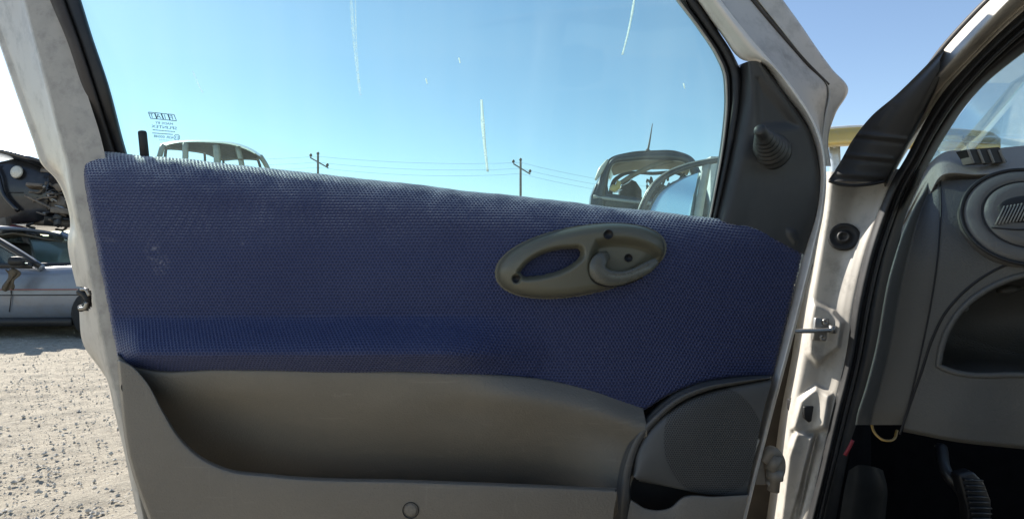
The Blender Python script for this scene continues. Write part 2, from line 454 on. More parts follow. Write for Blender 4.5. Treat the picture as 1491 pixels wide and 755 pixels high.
# ---- upper trim: navy fabric panel with belt roll and armrest
top_px = [(117, 242), (120, 229), (134, 222), (160, 221), (190, 224), (300, 235), (450, 251), (600, 268), (750, 285), (900, 302), (1000, 313), (1050, 319), (1105, 335), (1165, 366)]
bot_px = [(171, 516), (178, 524), (187, 531), (196, 536), (206, 538), (320, 540), (450, 541), (580, 543), (700, 547), (790, 556), (870, 574), (935, 598), (965, 580), (1000, 564), (1050, 551), (1121, 547)]
NSF, NVF = 760, 270
T = catmull(np.array(top_px, float), NSF); B = catmull(np.array(bot_px, float), NSF)
# even out along x so that columns stay close to vertical
def by_x(c, xs): return np.stack([xs, np.interp(xs, c[:, 0], c[:, 1])], 1)
un = np.linspace(0, 1, NSF)
T = by_x(T, 117+(1169-117)*un); B = by_x(B, 171+(1126-171)*un)
sv_ = np.linspace(0, 1, NVF)[:, None]
px = T[None, :, 0]*(1-sv_)+B[None, :, 0]*sv_; py = T[None, :, 1]*(1-sv_)+B[None, :, 1]*sv_
def fabric_depth(px, py, topy):
    y = np.full(px.shape, D0)
    # belt roll
    a_, b_ = 52.0, .048
    dd = np.clip((a_-(py-topy))/a_, 0, 1); amp = sstep(1130, 930, px)*.92+.08
    y += amp*b_*(1-np.sqrt(np.clip(1-dd**2, 0, 1)))
    # armrest shelf and its end
    w = sstep(800, 640, px)*sstep(150, 205, px)
    shelf = sstep(458, 520, py+(px-400)*.004)**.8
    y -= w*shelf*.056
    y += w*sstep(512, 548, py)*.030
    # slight belly of the panel, rolled rim at the sides and the lower edge
    y -= .012*np.sin(np.clip((px-120)/1040, 0, 1)*math.pi)*sstep(240, 420, py)
    return y
topy = np.broadcast_to(T[None, :, 1], px.shape)
yy = fabric_depth(px, py, topy)
eL = (px-px[:, :1]); eR = (px[:, -1:]-px); eB = (py[-1:, :]-py)
for e, r, dp in ((eL, 7, .014), (eR, 6, .012), (eB, 6, .010)):
    k = np.clip(1-e/r, 0, 1); yy += dp*(1-np.sqrt(1-k*k*.999))
W = to_world(np.stack([px, py, yy], -1))
# return of the belt to the glass and of the other edges to the shell
back = W[:1].copy(); rows = []
for t in (1., .66, .33): b2 = back.copy(); b2[..., 1] = back[..., 1]*(1-t)+.975*t; b2[..., 2] -= .012*t*t; rows.append(b2)
UV = arc_uv(W)
# knit relief displaced along the normals
du = np.gradient(W, axis=1); dv = np.gradient(W, axis=0); N = np.cross(du, dv); N /= np.linalg.norm(N, axis=2)[..., None]+1e-12
N[N[..., 1] > 0] *= -1
pit = .0056; A = UV/np.array((pit, pit*math.sqrt(3)))
def cellm(v): f = (v-np.floor(v)-.5)*np.array((1, math.sqrt(3))); return np.linalg.norm(f, axis=-1)
hd = np.minimum(cellm(A), cellm(A+.5))
W += N*((sstep(.10, .5, hd)-.6)*(.0007+.0005*sstep(0, 12, py-topy)))[..., None]
W += N*(.0012*fbm(UV[..., 0]*28, UV[..., 1]*28, 3, 11))[..., None]
jn_row = W[-1].copy()
W2 = np.concatenate(rows+[W]); UV2 = np.concatenate([np.repeat(UV[:1], 3, 0), UV])
UV2[0, :, 1] = -.06; UV2[1, :, 1] = -.04; UV2[2, :, 1] = -.02
lo = W[-1:].copy(); lo[..., 1] += .03; W2 = np.concatenate([W2, lo]); UV2 = np.concatenate([UV2, UV[-1:]])
for side in (0, -1):
    c = W2[:, side:side+1 or None].copy(); c[..., 1] = np.maximum(c[..., 1]+.025, .90); u = UV2[:, side:side+1 or None].copy()
    W2 = np.concatenate([c, W2] if side == 0 else [W2, c], 1); UV2 = np.concatenate([u, UV2] if side == 0 else [UV2, u], 1)
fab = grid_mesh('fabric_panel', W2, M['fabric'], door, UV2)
jj = [tuple(q+np.array((0, .0015, -.0008))) for q in jn_row[18:615:12]]
sweep('trim_gap', jj, .0011, .0016, M['black'], door, n=120, k=6, up=(0, 1, 0), world=True)
# seam where the armrest roll ends
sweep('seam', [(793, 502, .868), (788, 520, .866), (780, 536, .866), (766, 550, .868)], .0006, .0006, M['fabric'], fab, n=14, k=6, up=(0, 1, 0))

# ---- pocket: back wall, front panel with lip
lip = [(176, 528), (192, 536), (212, 556), (238, 600), (262, 637), (288, 662), (325, 681), (400, 692), (600, 700), (760, 706), (898, 712)]
wall_top = [(172, 516), (187, 529), (205, 536), (320, 538), (450, 539), (580, 541), (700, 545), (790, 554), (870, 572), (937, 596)]
def wt(dy, y, xo=0): return [(p[0]+xo, p[1]+dy, yv if (yv := y(p[0])) else 0) for p in wall_top]
def wl_(dx, dy, y, lastdx): return [(p[0]+dx-(lastdx if i == 9 else 0)+(max(0, dy-60)*.45 if i < 3 else 0), p[1]+dy, y-(y-.872)*float(sstep(760, 900, p[0]))*(1 if dy > 60 else 0)+.03*float(sstep(520, 260, p[0]))*(1 if dy > 60 else .25)) for i, p in enumerate(wall_top)]
wallrails = [wt(-3, lambda x: .868+.012*sstep(650, 850, x)), wt(2, lambda x: .850+.024*sstep(650, 850, x)), wl_(5, 30, .856, 0), wl_(9, 62, .874, 6), wl_(13, 105, .912, 30), wl_(16, 145, .955, 45), wl_(18, 185, .982, 52), wl_(18, 225, .92, 55)]
loft('pocket_wall', wallrails, M['pocket_plastic'], door, ns=110, nb=6, depth=lambda x, y: -.012*np.exp(-((x-735)/70)**2-((y-585)/30)**2)+.010*np.exp(-((x-690)/60)**2-((y-600)/20)**2))
LY = .822
low = [(236, 862), (244, 864), (250, 868), (262, 870), (280, 870), (305, 870), (340, 870), (400, 870), (600, 870), (760, 870), (890, 870)]
midr = [(191, 664), (203, 668), (224, 676), (246, 692), (268, 704), (294, 716), (331, 726), (402, 734), (600, 742), (760, 746), (893, 750)]
def rl(pts, dx, dy, y): return [(p[0]+dx, p[1]+dy, y) for p in pts]
lowp = loft('lower_panel', [rl(lip, 2, 46, LY+.045), rl(lip, 1, 10, LY+.026), rl(lip, 0, -1, LY+.019), rl(lip, 0, -2, LY+.010), rl(lip, 0, 1, LY+.003), rl(lip, 0, 7, LY),
     rl(midr, 0, 0, LY), rl(low, 0, -60, LY+.006), rl(low, 0, 0, LY+.02)], M['grey_plastic'], door, ns=110, nb=5, left_ret=[(-5, 1, .09), (-4, 0, .03), (-2, 0, .008)])
# inner backing sheet of the door
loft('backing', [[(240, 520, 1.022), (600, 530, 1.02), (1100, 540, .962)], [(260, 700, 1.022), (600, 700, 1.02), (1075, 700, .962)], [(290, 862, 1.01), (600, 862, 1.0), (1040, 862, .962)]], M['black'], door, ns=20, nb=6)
for (cx, cy, rr, yv) in ((598, 742, 11.5, LY-.0002), (187, 563, 9.5, LY+.002)):
    c = P(cx, cy, yv); r = rr*yv/F
    lathe('clip_cap', [(0, r*1.13), (-.0004, r*1.13), (-.0004, r*1.02), (.002, r*1.0), (.002, r*.93), (-.0009, r*.88), (-.0014, r*.5), (-.0014, .0004)], c-np.array((0, -.0006, 0)), (0, 1, 0), M['grey_plastic'], door, 36)
    sweep('cap_gap', [tuple(c+np.array((math.cos(a)*r, -.0008, math.sin(a)*r))) for a in np.linspace(0, 2*math.pi, 33)], .0007, .0007, M['black'], door, n=65, k=6, up=(0, 1, 0), world=True, closed=True)

# ---- speaker corner
out_c = [(880, 862), (888, 760), (897, 714), (905, 672), (922, 632), (950, 601), (985, 573), (1025, 557), (1070, 550), (1123, 546)]
in_c = [(930, 862), (922, 760), (917, 725), (921, 685), (934, 645), (961, 611), (997, 583), (1035, 568), (1075, 560), (1120, 552)]
mid_c = [((a[0]*.55+b[0]*.45), (a[1]*.55+b[1]*.45)) for a, b in zip(out_c, in_c)]
loft('speaker_surround', [rl(out_c, -5, -3, .91), rl(out_c, -1, 0, .876), rl(out_c, 2, 2, .867), rl(mid_c, -2, 0, .858), rl(mid_c, 3, 1, .856), rl(in_c, -3, -2, .857), rl(in_c, -1, -1, .861), rl(in_c, 1, 1, .89)], M['surround'], door, ns=90, nb=5)
gl_l = [(920, 690), (927, 655), (944, 627), (971, 602), (1002, 583), (1043, 569), (1084, 560), (1121, 553)]
gl_r = [(930, 700), (962, 706), (992, 712), (1020, 717), (1042, 719), (1062, 720), (1076, 720), (1087, 719)]
gr = [rl(gl_l, -2, -3, .88), rl(gl_l, 2, 3, .858)]+[[(a[0]*(1-t)+b[0]*t, a[1]*(1-t)+b[1]*t, .858-.010*math.sin(t*math.pi)**.7) for a, b in zip(gl_l, gl_r)] for t in (.25, .5, .75)]+[rl(gl_r, 0, -2, .856), rl(gl_r, 0, 0, .866)]
loft('speaker_grille', gr, M['grille'], door, ns=90, nb=8)
prism('cavity', [(914, 680), (1000, 700), (1000, 745), (914, 745)], .905, .93, M['black'], door)
# panel below the speaker with the small dark opening over it
loft('speaker_base', [[(919, 726, .90), (940, 739, .90), (975, 738, .90), (995, 722, .90), (1040, 722, .90), (1090, 720, .90)], [(919, 728, .85), (940, 740, .85), (975, 739, .85), (993, 724, .85), (1040, 723, .85), (1090, 721, .85)],
     [(917, 734, .838), (940, 746, .838), (975, 745, .838), (995, 732, .838), (1040, 730, .838), (1088, 727, .838)], [(905, 800, .832), (930, 800, .832), (970, 800, .832), (1000, 800, .832), (1030, 800, .832), (1072, 800, .84)],
     [(890, 865, .85), (930, 865, .85), (970, 865, .85), (1000, 865, .85), (1020, 865, .85), (1056, 865, .85)]], M['grey_plastic'], door, ns=60, nb=5)
sweep('panel_gap', [(897, 712, .8235), (890, 755, .8235), (880, 865, .84)], .0012, .0012, M['black'], door, n=20, k=6, up=(0, 1, 0))

# ---- pull handle: a height field with the grip opening cut through
HC = P(846, 379, .868); TH = R(10.5); AX, AZ = .1345, .0535
hn, hm = 330, 150
hu = np.linspace(-.142, .142, hn); hv = np.linspace(-.061, .061, hm); HU, HV = np.meshgrid(hu, hv)
# egg: right half a little blunter
xx = HU/AX; zz = HV/(AZ*(1-.02*xx)); rr_ = (np.abs(xx)**2.15+np.abs(zz)**2.1)**(1/2.1)
sd = (rr_-1)*AZ                                     # negative inside, metres near the rim
H = .026*np.sqrt(np.clip(1-np.clip(1+sd/.017, 0, 1)**2, 0, 1))+.004*np.clip(-sd/AZ, 0, 1)
def loc(px_, py_):
    c = P(px_, py_, .868)-HC; return (c[0]*math.cos(TH)+c[2]*math.sin(TH), -c[0]*math.sin(TH)+c[2]*math.cos(TH))
grip = [loc(*p) for p in ((758, 396), (768, 384), (785, 373), (805, 366), (828, 363), (842, 364), (843, 371), (833, 382), (815, 392), (795, 398), (775, 401), (762, 401))]
gp = catmull(np.array(grip+[grip[0]]), 60)[:-1]
gs = poly_sdf(HU, HV, [tuple(q) for q in gp])
rim = np.clip(1-gs/.009, 0, 1); H = np.where(gs > 0, H-.018*rim**2.2, H-.018)
rec = [loc(*p) for p in ((866, 352), (890, 349), (925, 352), (950, 362), (962, 374), (957, 388), (940, 402), (915, 411), (885, 414), (864, 408), (856, 392), (858, 372))]
rc = catmull(np.array(rec+[rec[0]]), 70)[:-1]; rs = poly_sdf(HU, HV, [tuple(q) for q in rc])
H -= .0175*sstep(.006, -.012, rs)
H -= .006*sstep(.009, .004, np.hypot(HU-loc(752, 405)[0], HV-loc(752, 405)[1]))
H = np.maximum(H, -.004)
Wh = np.stack([HC[0]+HU*math.cos(TH)-HV*math.sin(TH), HC[1]-H+.004, HC[2]+HU*math.sin(TH)+HV*math.cos(TH)], -1)
cc = lambda A_: (A_[:-1, :-1]+A_[1:, 1:]+A_[1:, :-1]+A_[:-1, 1:])/4
hd_ = grid_mesh('pull_handle', Wh, M['handle_plastic'], door, None, (cc(gs) > .0004) & (cc(sd) < .0015))
def on_handle(px_, py_, lift=0.):
    u, v = loc(px_, py_); i = int(np.argmin(abs(hv-v))); j = int(np.argmin(abs(hu-u))); w = Wh[i, j].copy(); w[1] -= lift; return w
for (a, b, r) in ((752, 405, .0058), (882, 342, .0062), (914, 375, .0052)):
    c = on_handle(a, b)
    lathe('screw_hole', [(-.0012, r*1.25), (-.0020, r*1.15), (-.0014, r), (.004, r*.9), (.004, .0004)], c, (0, 1, 0), M['black'], hd_, 24)
    lathe('screw', [(.0025, r*.62), (.0005, r*.6), (.0002, r*.3), (.0024, r*.22), (.0024, .0003)], c, (0, 1, 0), M['rubber'], hd_, 16)
# release lever: a curled tongue in the recess
lev = [(884, 371, .858), (876, 377, .849), (870, 387, .845), (872, 397, .844), (882, 403, .8435), (900, 405, .8435), (918, 401, .844), (936, 393, .846), (956, 380, .852)]
sweep('release_lever', lev, .0128, .0072, M['lever_plastic'], hd_, n=80, k=24, up=(0, 1, 0), taper=[.55, .95, 1.08, 1.02, .88, .74, .72, .72, .45], power=2.6)
sweep('lever_gap', [(862, 376, .8495), (855.5, 388, .8475), (857, 401, .8460), (868, 412, .8455), (888, 417, .8455), (912, 413.5, .847), (936, 404, .849)], .0010, .0012, M['black'], hd_, n=40, k=6, up=(0, 1, 0))

# ---- mirror corner trim and mirror adjuster
tri = [(1104, 118), (1158, 182), (1106, 184)]
def sail_depth(x, y):
    s = poly_sdf(x, y, tri); s2 = poly_sdf(x, y, [(1147, 334), (1157, 336), (1162, 350), (1158, 356), (1148, 342)])
    return (.006*sstep(10, -8, s))-.003*sstep(3, -2, s2)+.007*np.exp(-((x-1118)/26)**2-((y-232)/16)**2)*-1
srails = [[(1073, 96, .955), (1070, 140, .955), (1062, 200, .955), (1048, 262, .955), (1033, 316, .955)],
          [(1080, 93, .918), (1076, 140, .918), (1066, 200, .918), (1053, 262, .918), (1039, 318, .918)],
          [(1088, 90, .893), (1092, 140, .892), (1084, 200, .892), (1071, 265, .892), (1056, 323, .892)],
          [(1094, 89, .888), (1106, 140, .890), (1112, 200, .891), (1105, 270, .891), (1090, 333, .891)],
          [(1101, 89, .886), (1124, 136, .887), (1148, 200, .887), (1146, 280, .887), (1126, 347, .887)],
          [(1107, 91, .886), (1140, 136, .885), (1181, 204, .884), (1190, 290, .884), (1166, 368, .886)],
          [(1110, 91, .91), (1143, 135, .91), (1185, 204, .91), (1194, 290, .91), (1170, 370, .91)]]
sail = loft('mirror_trim', srails, M['dark_plastic'], door, ns=120, nb=18, depth=sail_depth)
b0 = P(1124, 222, .893); tip = P(1106, 188, .818); ax = tip-b0; L = np.linalg.norm(ax)
prof = [(0, .030), (L*.08, .029)]
for i in range(6):
    t0 = .12+i*.105; r0 = .0265-.0026*i
    prof += [(L*t0, r0*.88), (L*(t0+.02), r0), (L*(t0+.06), r0), (L*(t0+.085), r0*.86)]
prof += [(L*.78, .0098), (L*.80, .0092), (L*.97, .0088), (L*1.0, .0075), (L*1.0, .0003)]
lathe('mirror_adjuster', prof, b0, ax, M['dark_plastic'], door, 40)

# ---- glass, run-channel seals, belt lock button
gq = [[(20, -110, .90), (500, -112, .90), (1000, -110, .90)], [(80, 0, .912), (520, 0, .912), (1030, 0, .912)], [(150, 200, .95), (560, 200, .95), (1068, 200, .95)], [(190, 340, .972), (600, 340, .972), (1062, 340, .972)]]
pane = loft('window_glass', gq, M['glass'], door, ns=30, nb=8); solidify(pane, .0035)
def dp(b): return .042*float(sstep(90, 223, b))
sl = [(36, -110), (72, 0), (97, 60), (121, 137), (150, 223), (176, 300)]; sm = [(60, -110), (94, 0), (115, 58), (139, 130), (169, 223), (196, 300)]; sr = [(82, -110), (118, 0), (135, 55), (157, 120), (185, 223), (212, 300)]
def rs_(pts, dx, y): return [(p[0]+dx, p[1], y+dp(p[1])) for p in pts]
def mid_(a, b, t, y): return [(p[0]*(1-t)+q[0]*t, p[1], y+dp(p[1])) for p, q in zip(a, b)]
loft('rear_seal', [rs_(sl, 0, .915), rs_(sl, 2, .898), mid_(sl, sm, .5, .893), rs_(sm, -1, .899), rs_(sm, 0, .93)], M['brown_rubber'], door, ns=50, nb=5)
loft('rear_channel', [rs_(sm, -1, .93), rs_(sm, 1, .902), mid_(sm, sr, .6, .899), rs_(sr, -2, .905), rs_(sr, 0, .925), rs_(sr, 0, .96)], M['rubber'], door, ns=50, nb=5)
fl = [(905, -110), (984, 0), (1016, 42), (1042, 82), (1052, 105), (1055, 135), (1051, 200), (1041, 262), (1028, 330)]
fr = [(945, -110), (1013, 0), (1040, 42), (1066, 84), (1075, 105), (1076, 135), (1068, 200), (1055, 262), (1040, 330)]
loft('front_channel', [rl(fl, -1, 0, .965), rl(fl, 0, 0, .93), rl(fl, 3, 0, .915), [(a[0]*.62+b[0]*.38, a[1], .912) for a, b in zip(fl, fr)], [(a[0]*.55+b[0]*.45, a[1], .922) for a, b in zip(fl, fr)], [(a[0]*.45+b[0]*.55, a[1], .908) for a, b in zip(fl, fr)], rl(fr, 0, 0, .905), rl(fr, 4, 0, .93)], M['rubber'], door, ns=70, nb=4)
sweep('channel_bead', rl(fl, 3, 0, .911), .0016, .0022, M['paint_worn'], door, n=60, k=8, up=(0, 1, 0))
lathe('lock_button', [(0, .0068), (.045, .0066), (.055, .0066), (.0575, .0056), (.0575, .0003)], P(212, 240, .935), (-.10, 0, 1), M['rubber'], door, 20)

# etched maker's mark, read mirrored from inside
def text_mesh(s, size):
    cu = bpy.data.curves.new('t', 'FONT'); cu.body = s; cu.size = size; cu.align_x = 'CENTER'; cu.extrude = .00015; cu.resolution_u = 2
    ob = bpy.data.objects.new('t', cu); COL.objects.link(ob); dg = bpy.context.evaluated_depsgraph_get(); dg.update()
    me = bpy.data.meshes.new_from_object(ob.evaluated_get(dg)); bpy.data.objects.remove(ob); bpy.data.curves.remove(cu); return me
def glass_y(py_): return float(np.interp(py_, [-110, 0, 200, 340], [.90, .912, .95, .972]))-.0024
def etch(s, cx, cy, h, name='marking_text', wide=1.0, shear=0.):
    me = text_mesh(s, 1.0); co = np.empty(len(me.vertices)*3, np.float32); me.vertices.foreach_get('co', co); co = co.reshape(-1, 3)
    y = glass_y(cy); k = h*y/F/.7; c = P(cx, cy+h/2, y)
    u = -co[:, 0]*k*wide+shear*co[:, 1]*k; v = co[:, 1]*k
    out = np.stack([c[0]+u*math.cos(.09)+v*.06, c[1]+co[:, 2]*.5, c[2]+v-u*math.sin(.09)], -1)
    me.vertices.foreach_set('co', out.astype(np.float32).ravel()); me.update()
    o = link(name, me, M['etch'], pane, False); return o
def etch_bar(x0, y0, x1, y1, w=.0007):
    sweep('marking_line', [(x0, y0, glass_y((y0+y1)/2)), (x1, y1, glass_y((y0+y1)/2))], w, .0002, M['etch'], pane, n=2, k=6, up=(0, 1, 0))
etch('MADE BY', 239, 179.5, 3.4, wide=1.3)
etch('SPLINTEX', 239, 185.2, 4.2, wide=1.45)
etch('43R 00048', 238, 199.2, 4.0, wide=1.15)
for i in range(15): etch_bar(222.5+2.2*i, 189.0+.2*i, 223.9+2.2*i, 189.1+.2*i, .0008)
for i in range(15): etch_bar(222+2.0*i, 193.6+.15*i, 223.4+2.0*i, 193.7+.15*i, .0008)
for i in range(6): etch_bar(232+2.4*i, 203.8+.1*i, 233.4+2.4*i, 203.8+.1*i, .0005)
c0 = P(257.5, 200, glass_y(200)); sweep('marking_ring', [tuple(c0+np.array((math.cos(a)*.0050, 0, math.sin(a)*.0050))) for a in np.linspace(0, 6.2832, 25)], .0005, .0002, M['etch'], pane, n=49, k=6, up=(0, 1, 0), world=True, closed=True)
etch('E3', 257.5, 200, 4.2)
for i, ch in enumerate('TAIF'):
    x0 = 216+9.6*i; y0 = 163.3+.95*i
    q = [(x0, y0), (x0+8.6, y0+.85), (x0+12.2, y0+9.9), (x0+3.4, y0+9.1)]
    for a, b in zip(q, q[1:]+q[:1]): etch_bar(a[0], a[1], b[0], b[1], .0006)
    etch(ch, x0+5.9, y0+5.0, 6.6, wide=1.1, shear=-.35)

# dried streaks and specks on the glass
def streak(pts, w, m=M['streak']):
    p = catmull(np.array(pts, float), 16); G = []
    for i, (x, y) in enumerate(p):
        t = i/15; ww = w*(.35+.65*math.sin(min(1, t*1.6+.15)*math.pi/1.3))*(.85+.3*RNG.random()); yv = glass_y(y)-.0004
        G.append([P(x-ww/2, y, yv), P(x+ww/2, y, yv)])
    o = grid_mesh('dirt_streak', np.array(G), m, pane, smooth=False); solidify(o, .0002); return o
streak([(701, 145), (703, 180), (706, 215), (710, 250)], 5.0)
streak([(926, -20), (921, 15), (914, 50), (906, 80)], 3.4)
streak([(510, -20), (514, 40), (519, 95), (525, 139)], 5.0, M['streak_faint']); streak([(517, -20), (519, 60), (523, 120)], 2.4, M['streak_faint'])
streak([(281, 104), (287, 119), (295, 135)], 3.6, M['streak_faint'])
for a, b in ((669, 88), (621, 118), (996, 125)): streak([(a-1, b-4), (a, b), (a+1, b+4)], 2.4)

# ---- painted shell of the door: rear frame and shut face
pyv = [-120, -60, 0, 70, 140, 205, 238, 262, 300, 330, 346, 400, 420, 450, 500, 540, 560, 600, 650, 755, 870]
Bx = [-66, -46, -24, 1, 25, 48, 60, 82, 98, 102, 99, 107, 112, 115, 121, 148, 160, 168, 180, 202, 228]
Cx = [-6, 14, 33, 52, 70, 87, 96, 100, 107, 114, 118, 128, 132, 138, 148, 157, 163, 172, 184, 206, 232]
Dx = [34, 54, 74, 99, 123, 147, 154, 156, 156, 158, 160, 170, 174, 180, 188, 194, 196, 200, 208, 224, 246]
def rr(xs, y, dx=0, dy=0): return [(x+dx, p+dy, y(p) if callable(y) else y) for x, p in zip(xs, pyv)]
B1 = [b+(12 if p < 262 else 9 if p < 320 else 5) for b, p in zip(Bx, pyv)]
B1 = [min(b, c-3) for b, c in zip(B1, Cx)]
rim_y = .99
rails = [rr(Bx, 1.03, 3), rr(Bx, 1.0), rr(Bx, .992, 2), rr(B1, .988, -2), rr(B1, .982), rr([c-3 for c in Cx], .918), rr(Cx, .908), rr([c+3 for c in Cx], .905), rr(Dx, .912, -8), rr(Dx, .94)]
notch = [(110, 417), (128, 419), (133, 424), (134, 447), (130, 451), (110, 450)]
loft('door_shell', rails, M['paint'], door, ns=330, nb=5, sharp=True, hole=lambda x, y: poly_sdf(x, y, notch) < 0)
# scuffed inner face of the rear window frame
loft('frame_face', [[(c+5, p, .9035) for c, p in zip(Cx, pyv) if p < 600], [((c+d)/2, p, .9030) for c, d, p in zip(Cx, Dx, pyv) if p < 600], [(d+(9 if p < 80 else 5 if p < 180 else 1), p, .9065) for d, p in zip(Dx, pyv) if p < 600]], M['paint_worn'], door, ns=90, nb=4)
# latch in the notch
prism('latch_recess', [(117, 412), (142, 414), (142, 455), (118, 455)], .99, 1.005, M['black'], door)
la = sweep('latch', [(116, 424, .962), (124, 428, .958), (129, 438, .957), (124, 446, .96), (117, 449, .962)], .006, .006, M['black'], door, n=24, k=10)
sweep('latch_claw', [(118, 421, .955), (126, 422, .95), (130, 430, .95)], .0028, .0028, M['steel'], la, n=12, k=8)
sweep('latch_claw', [(116, 449, .955), (124, 447, .951), (127, 440, .95)], .003, .003, M['steel'], la, n=12, k=8)

# ---- painted front frame: rolled inner strip, rounded bead, outer panel
bl = [(930, -110), (1011, 0), (1046, 52), (1076, 92), (1098, 90), (1137, 132), (1172, 180), (1186, 212), (1191, 250), (1188, 300), (1168, 365), (1152, 440), (1131, 520), (1112, 590), (1094, 660), (1074, 735), (1042, 865)]
bl = [(935, -110), (1016, 0), (1052, 50), (1084, 88), (1106, 92), (1140, 134), (1174, 180), (1186, 212), (1191, 250), (1187, 300), (1170, 365), (1152, 440), (1131, 520), (1112, 590), (1094, 660), (1074, 735), (1042, 865)]
br = [(975, -110), (1050, 0), (1081, 40), (1108, 72), (1128, 94), (1160, 134), (1187, 180), (1198, 212), (1203, 250), (1200, 300), (1187, 365), (1168, 440), (1147, 520), (1128, 590), (1110, 660), (1091, 735), (1060, 865)]
mx_ = [(a[0]*.35+b[0]*.65, a[1]*.35+b[1]*.65) for a, b in zip(bl, br)]
loft('frame_bead', [rl(bl, -2, 0, .93), rl(bl, 0, 0, .90), [(a[0]*.75+b[0]*.25, a[1]*.75+b[1]*.25, .889) for a, b in zip(bl, br)], rl(mx_, 0, 0, .874), rl(br, -2, 1, .873), rl(br, 0, 1, .884), rl(br, 0, 1, .97)], M['bead'], door, ns=150, nb=5)
ol = [(960, -110), (1046, 0), (1079, 40), (1106, 72), (1125, 94), (1156, 134), (1183, 180), (1194, 212), (1199, 240)]
om = [(1010, -110), (1092, 0), (1124, 38), (1152, 70), (1175, 96), (1203, 124), (1200, 168), (1198, 205), (1202, 240)]
o1 = [(1024, -110), (1106, 0), (1138, 40), (1165, 74), (1187, 100), (1209, 127), (1204, 172), (1200, 208), (1204, 242)]
oo = [(1062, -110), (1140, 0), (1166, 36), (1192, 74), (1212, 101), (1235, 129), (1217, 165), (1206, 200), (1207, 242)]
loft('frame_outer', [rl(ol, 0, 0, .905), rl(ol, 6, 0, .915), rl(om, -4, 0, .945), rl(om, 0, 0, .950), rl(o1, -6, 0, .957), rl(o1, -3, 0, .948), rl(o1, 6, 0, .950), rl(oo, -3, 0, .952), rl(oo, 0, 0, .958), rl(oo, -2, 0, 1.0)], M['paint'], door, ns=110, nb=4, sharp=True)
sweep('drip_seal', rl(om, 3, 0, .951)[:6], .0030, .0036, M['brown_rubber'], door, n=50, k=8, up=(0, 1, 0))
# header of the window frame over the top of the picture
loft('frame_header', [[(-40, -95, .99), (480, -120, .98), (1010, -95, .98)], [(-20, -92, .905), (480, -117, .895), (1000, -92, .90)], [(30, -75, .905), (480, -98, .895), (960, -75, .90)], [(36, -72, .96), (480, -95, .95), (955, -72, .95)]], M['paint'], door, ns=60, nb=4, sharp=True)
# outer skin below the belt, behind the trim
loft('outer_skin', [[(240, 262, .985), (640, 300, .985), (1040, 345, .985)], [(150, 400, 1.02), (640, 400, 1.03), (1120, 400, 1.02)], [(180, 560, 1.03), (640, 560, 1.045), (1090, 560, 1.03)], [(250, 840, .99), (640, 840, 1.0), (1010, 840, .99)]], M['paint'], door, ns=40, nb=8)
# metal tabs on the front edge and hinges
for (a, b, c, d) in ((1103, 638, 1092, 672), (1087, 676, 1078, 706)):
    sweep('edge_tab', [(a, b, .866), (c, d, .866)], .0035, .002, M['paint'], door, n=4, k=8, up=(0, 1, 0), power=4)

# ================================================================= the car body the door hangs on
body = car
# jamb: painted hinge pillar, embossed pads
jl = [(1196, 236), (1196, 300), (1186, 360), (1168, 440), (1145, 520), (1118, 600), (1088, 690), (1064, 760), (1030, 865)]
jm = [(1209, 250), (1205, 300), (1195, 360), (1180, 440), (1167, 520), (1152, 600), (1140, 690), (1130, 760), (1108, 865)]
jr = [(1304, 246), (1285, 300), (1264, 360), (1247, 430), (1233, 520), (1212, 605), (1193, 690), (1176, 758), (1150, 865)]
pad1 = [(1183, 438), (1214, 452), (1228, 470), (1222, 505), (1204, 520), (1190, 532), (1176, 514), (1176, 470)]
pad2 = [(1164, 582), (1188, 562), (1210, 575), (1202, 622), (1172, 632), (1152, 624)]
pad3 = [(1158, 628), (1186, 634), (1172, 690), (1158, 770), (1140, 866), (1118, 866), (1136, 740), (1146, 662)]
rib = [(1186, 632), (1192, 632), (1164, 755), (1140, 866), (1130, 866), (1152, 755)]
def jamb_depth(x, y):
    d = -.012*sstep(4, -5, poly_sdf(x, y, pad1))-.014*sstep(5, -5, poly_sdf(x, y, pad2))-.020*sstep(4, -5, poly_sdf(x, y, pad3))
    return d+.008*sstep(2, -3, poly_sdf(x, y, rib))+.002*np.sin(x*.07+y*.03)
loft('hinge_pillar', [rl(jm, -18, 0, 1.22), rl(jm, -5, 0, 1.11), rl(jm, 0, 0, 1.05), [(a[0]*.5+b[0]*.5, a[1]*.5+b[1]*.5, 1.03) for a, b in zip(jm, jr)], rl(jr, -14, 0, 1.010), rl(jr, -2, 0, .998), rl(jr, 8, 0, .998)], M['paint'], body, ns=260, nb=14, depth=jamb_depth)
def jamb_y(x, y):
    a = np.interp(y, [p[1] for p in jm], [p[0] for p in jm]); b = np.interp(y, [p[1] for p in jr], [p[0] for p in jr]); f = (x-a)/(b-a)
    return float(np.interp(f, [0, .5, .88, 1], [1.05, 1.03, 1.010, .998])+jamb_depth(np.array([float(x)]), np.array([float(y)]))[0])
loft('wing', [[(1206, 264, 1.17), (1204, 300, 1.2), (1194, 360, 1.2), (1178, 440, 1.2), (1150, 600, 1.2), (1128, 760, 1.2), (1106, 866, 1.2)], [(1160, 272, 1.14), (1140, 300, 1.16), (1128, 360, 1.16), (1110, 440, 1.16), (1064, 600, 1.16), (1024, 760, 1.16), (990, 866, 1.16)]], M['liner_dark'], body, ns=30, nb=6)
def jamb_n(x, y):
    p0, p1, p2 = P(x, y, jamb_y(x, y)), P(x+4, y, jamb_y(x+4, y)), P(x, y+4, jamb_y(x, y+4)); n = np.cross(p1-p0, p2-p0); n /= np.linalg.norm(n); return n if n[1] < 0 else -n
def ell(cx, cy, rx, ry, n=24, rot=0): return [(cx+rx*math.cos(a)*math.cos(rot)-ry*math.sin(a)*math.sin(rot), cy+rx*math.cos(a)*math.sin(rot)+ry*math.sin(a)*math.cos(rot)) for a in np.linspace(0, 2*math.pi, n, endpoint=False)]
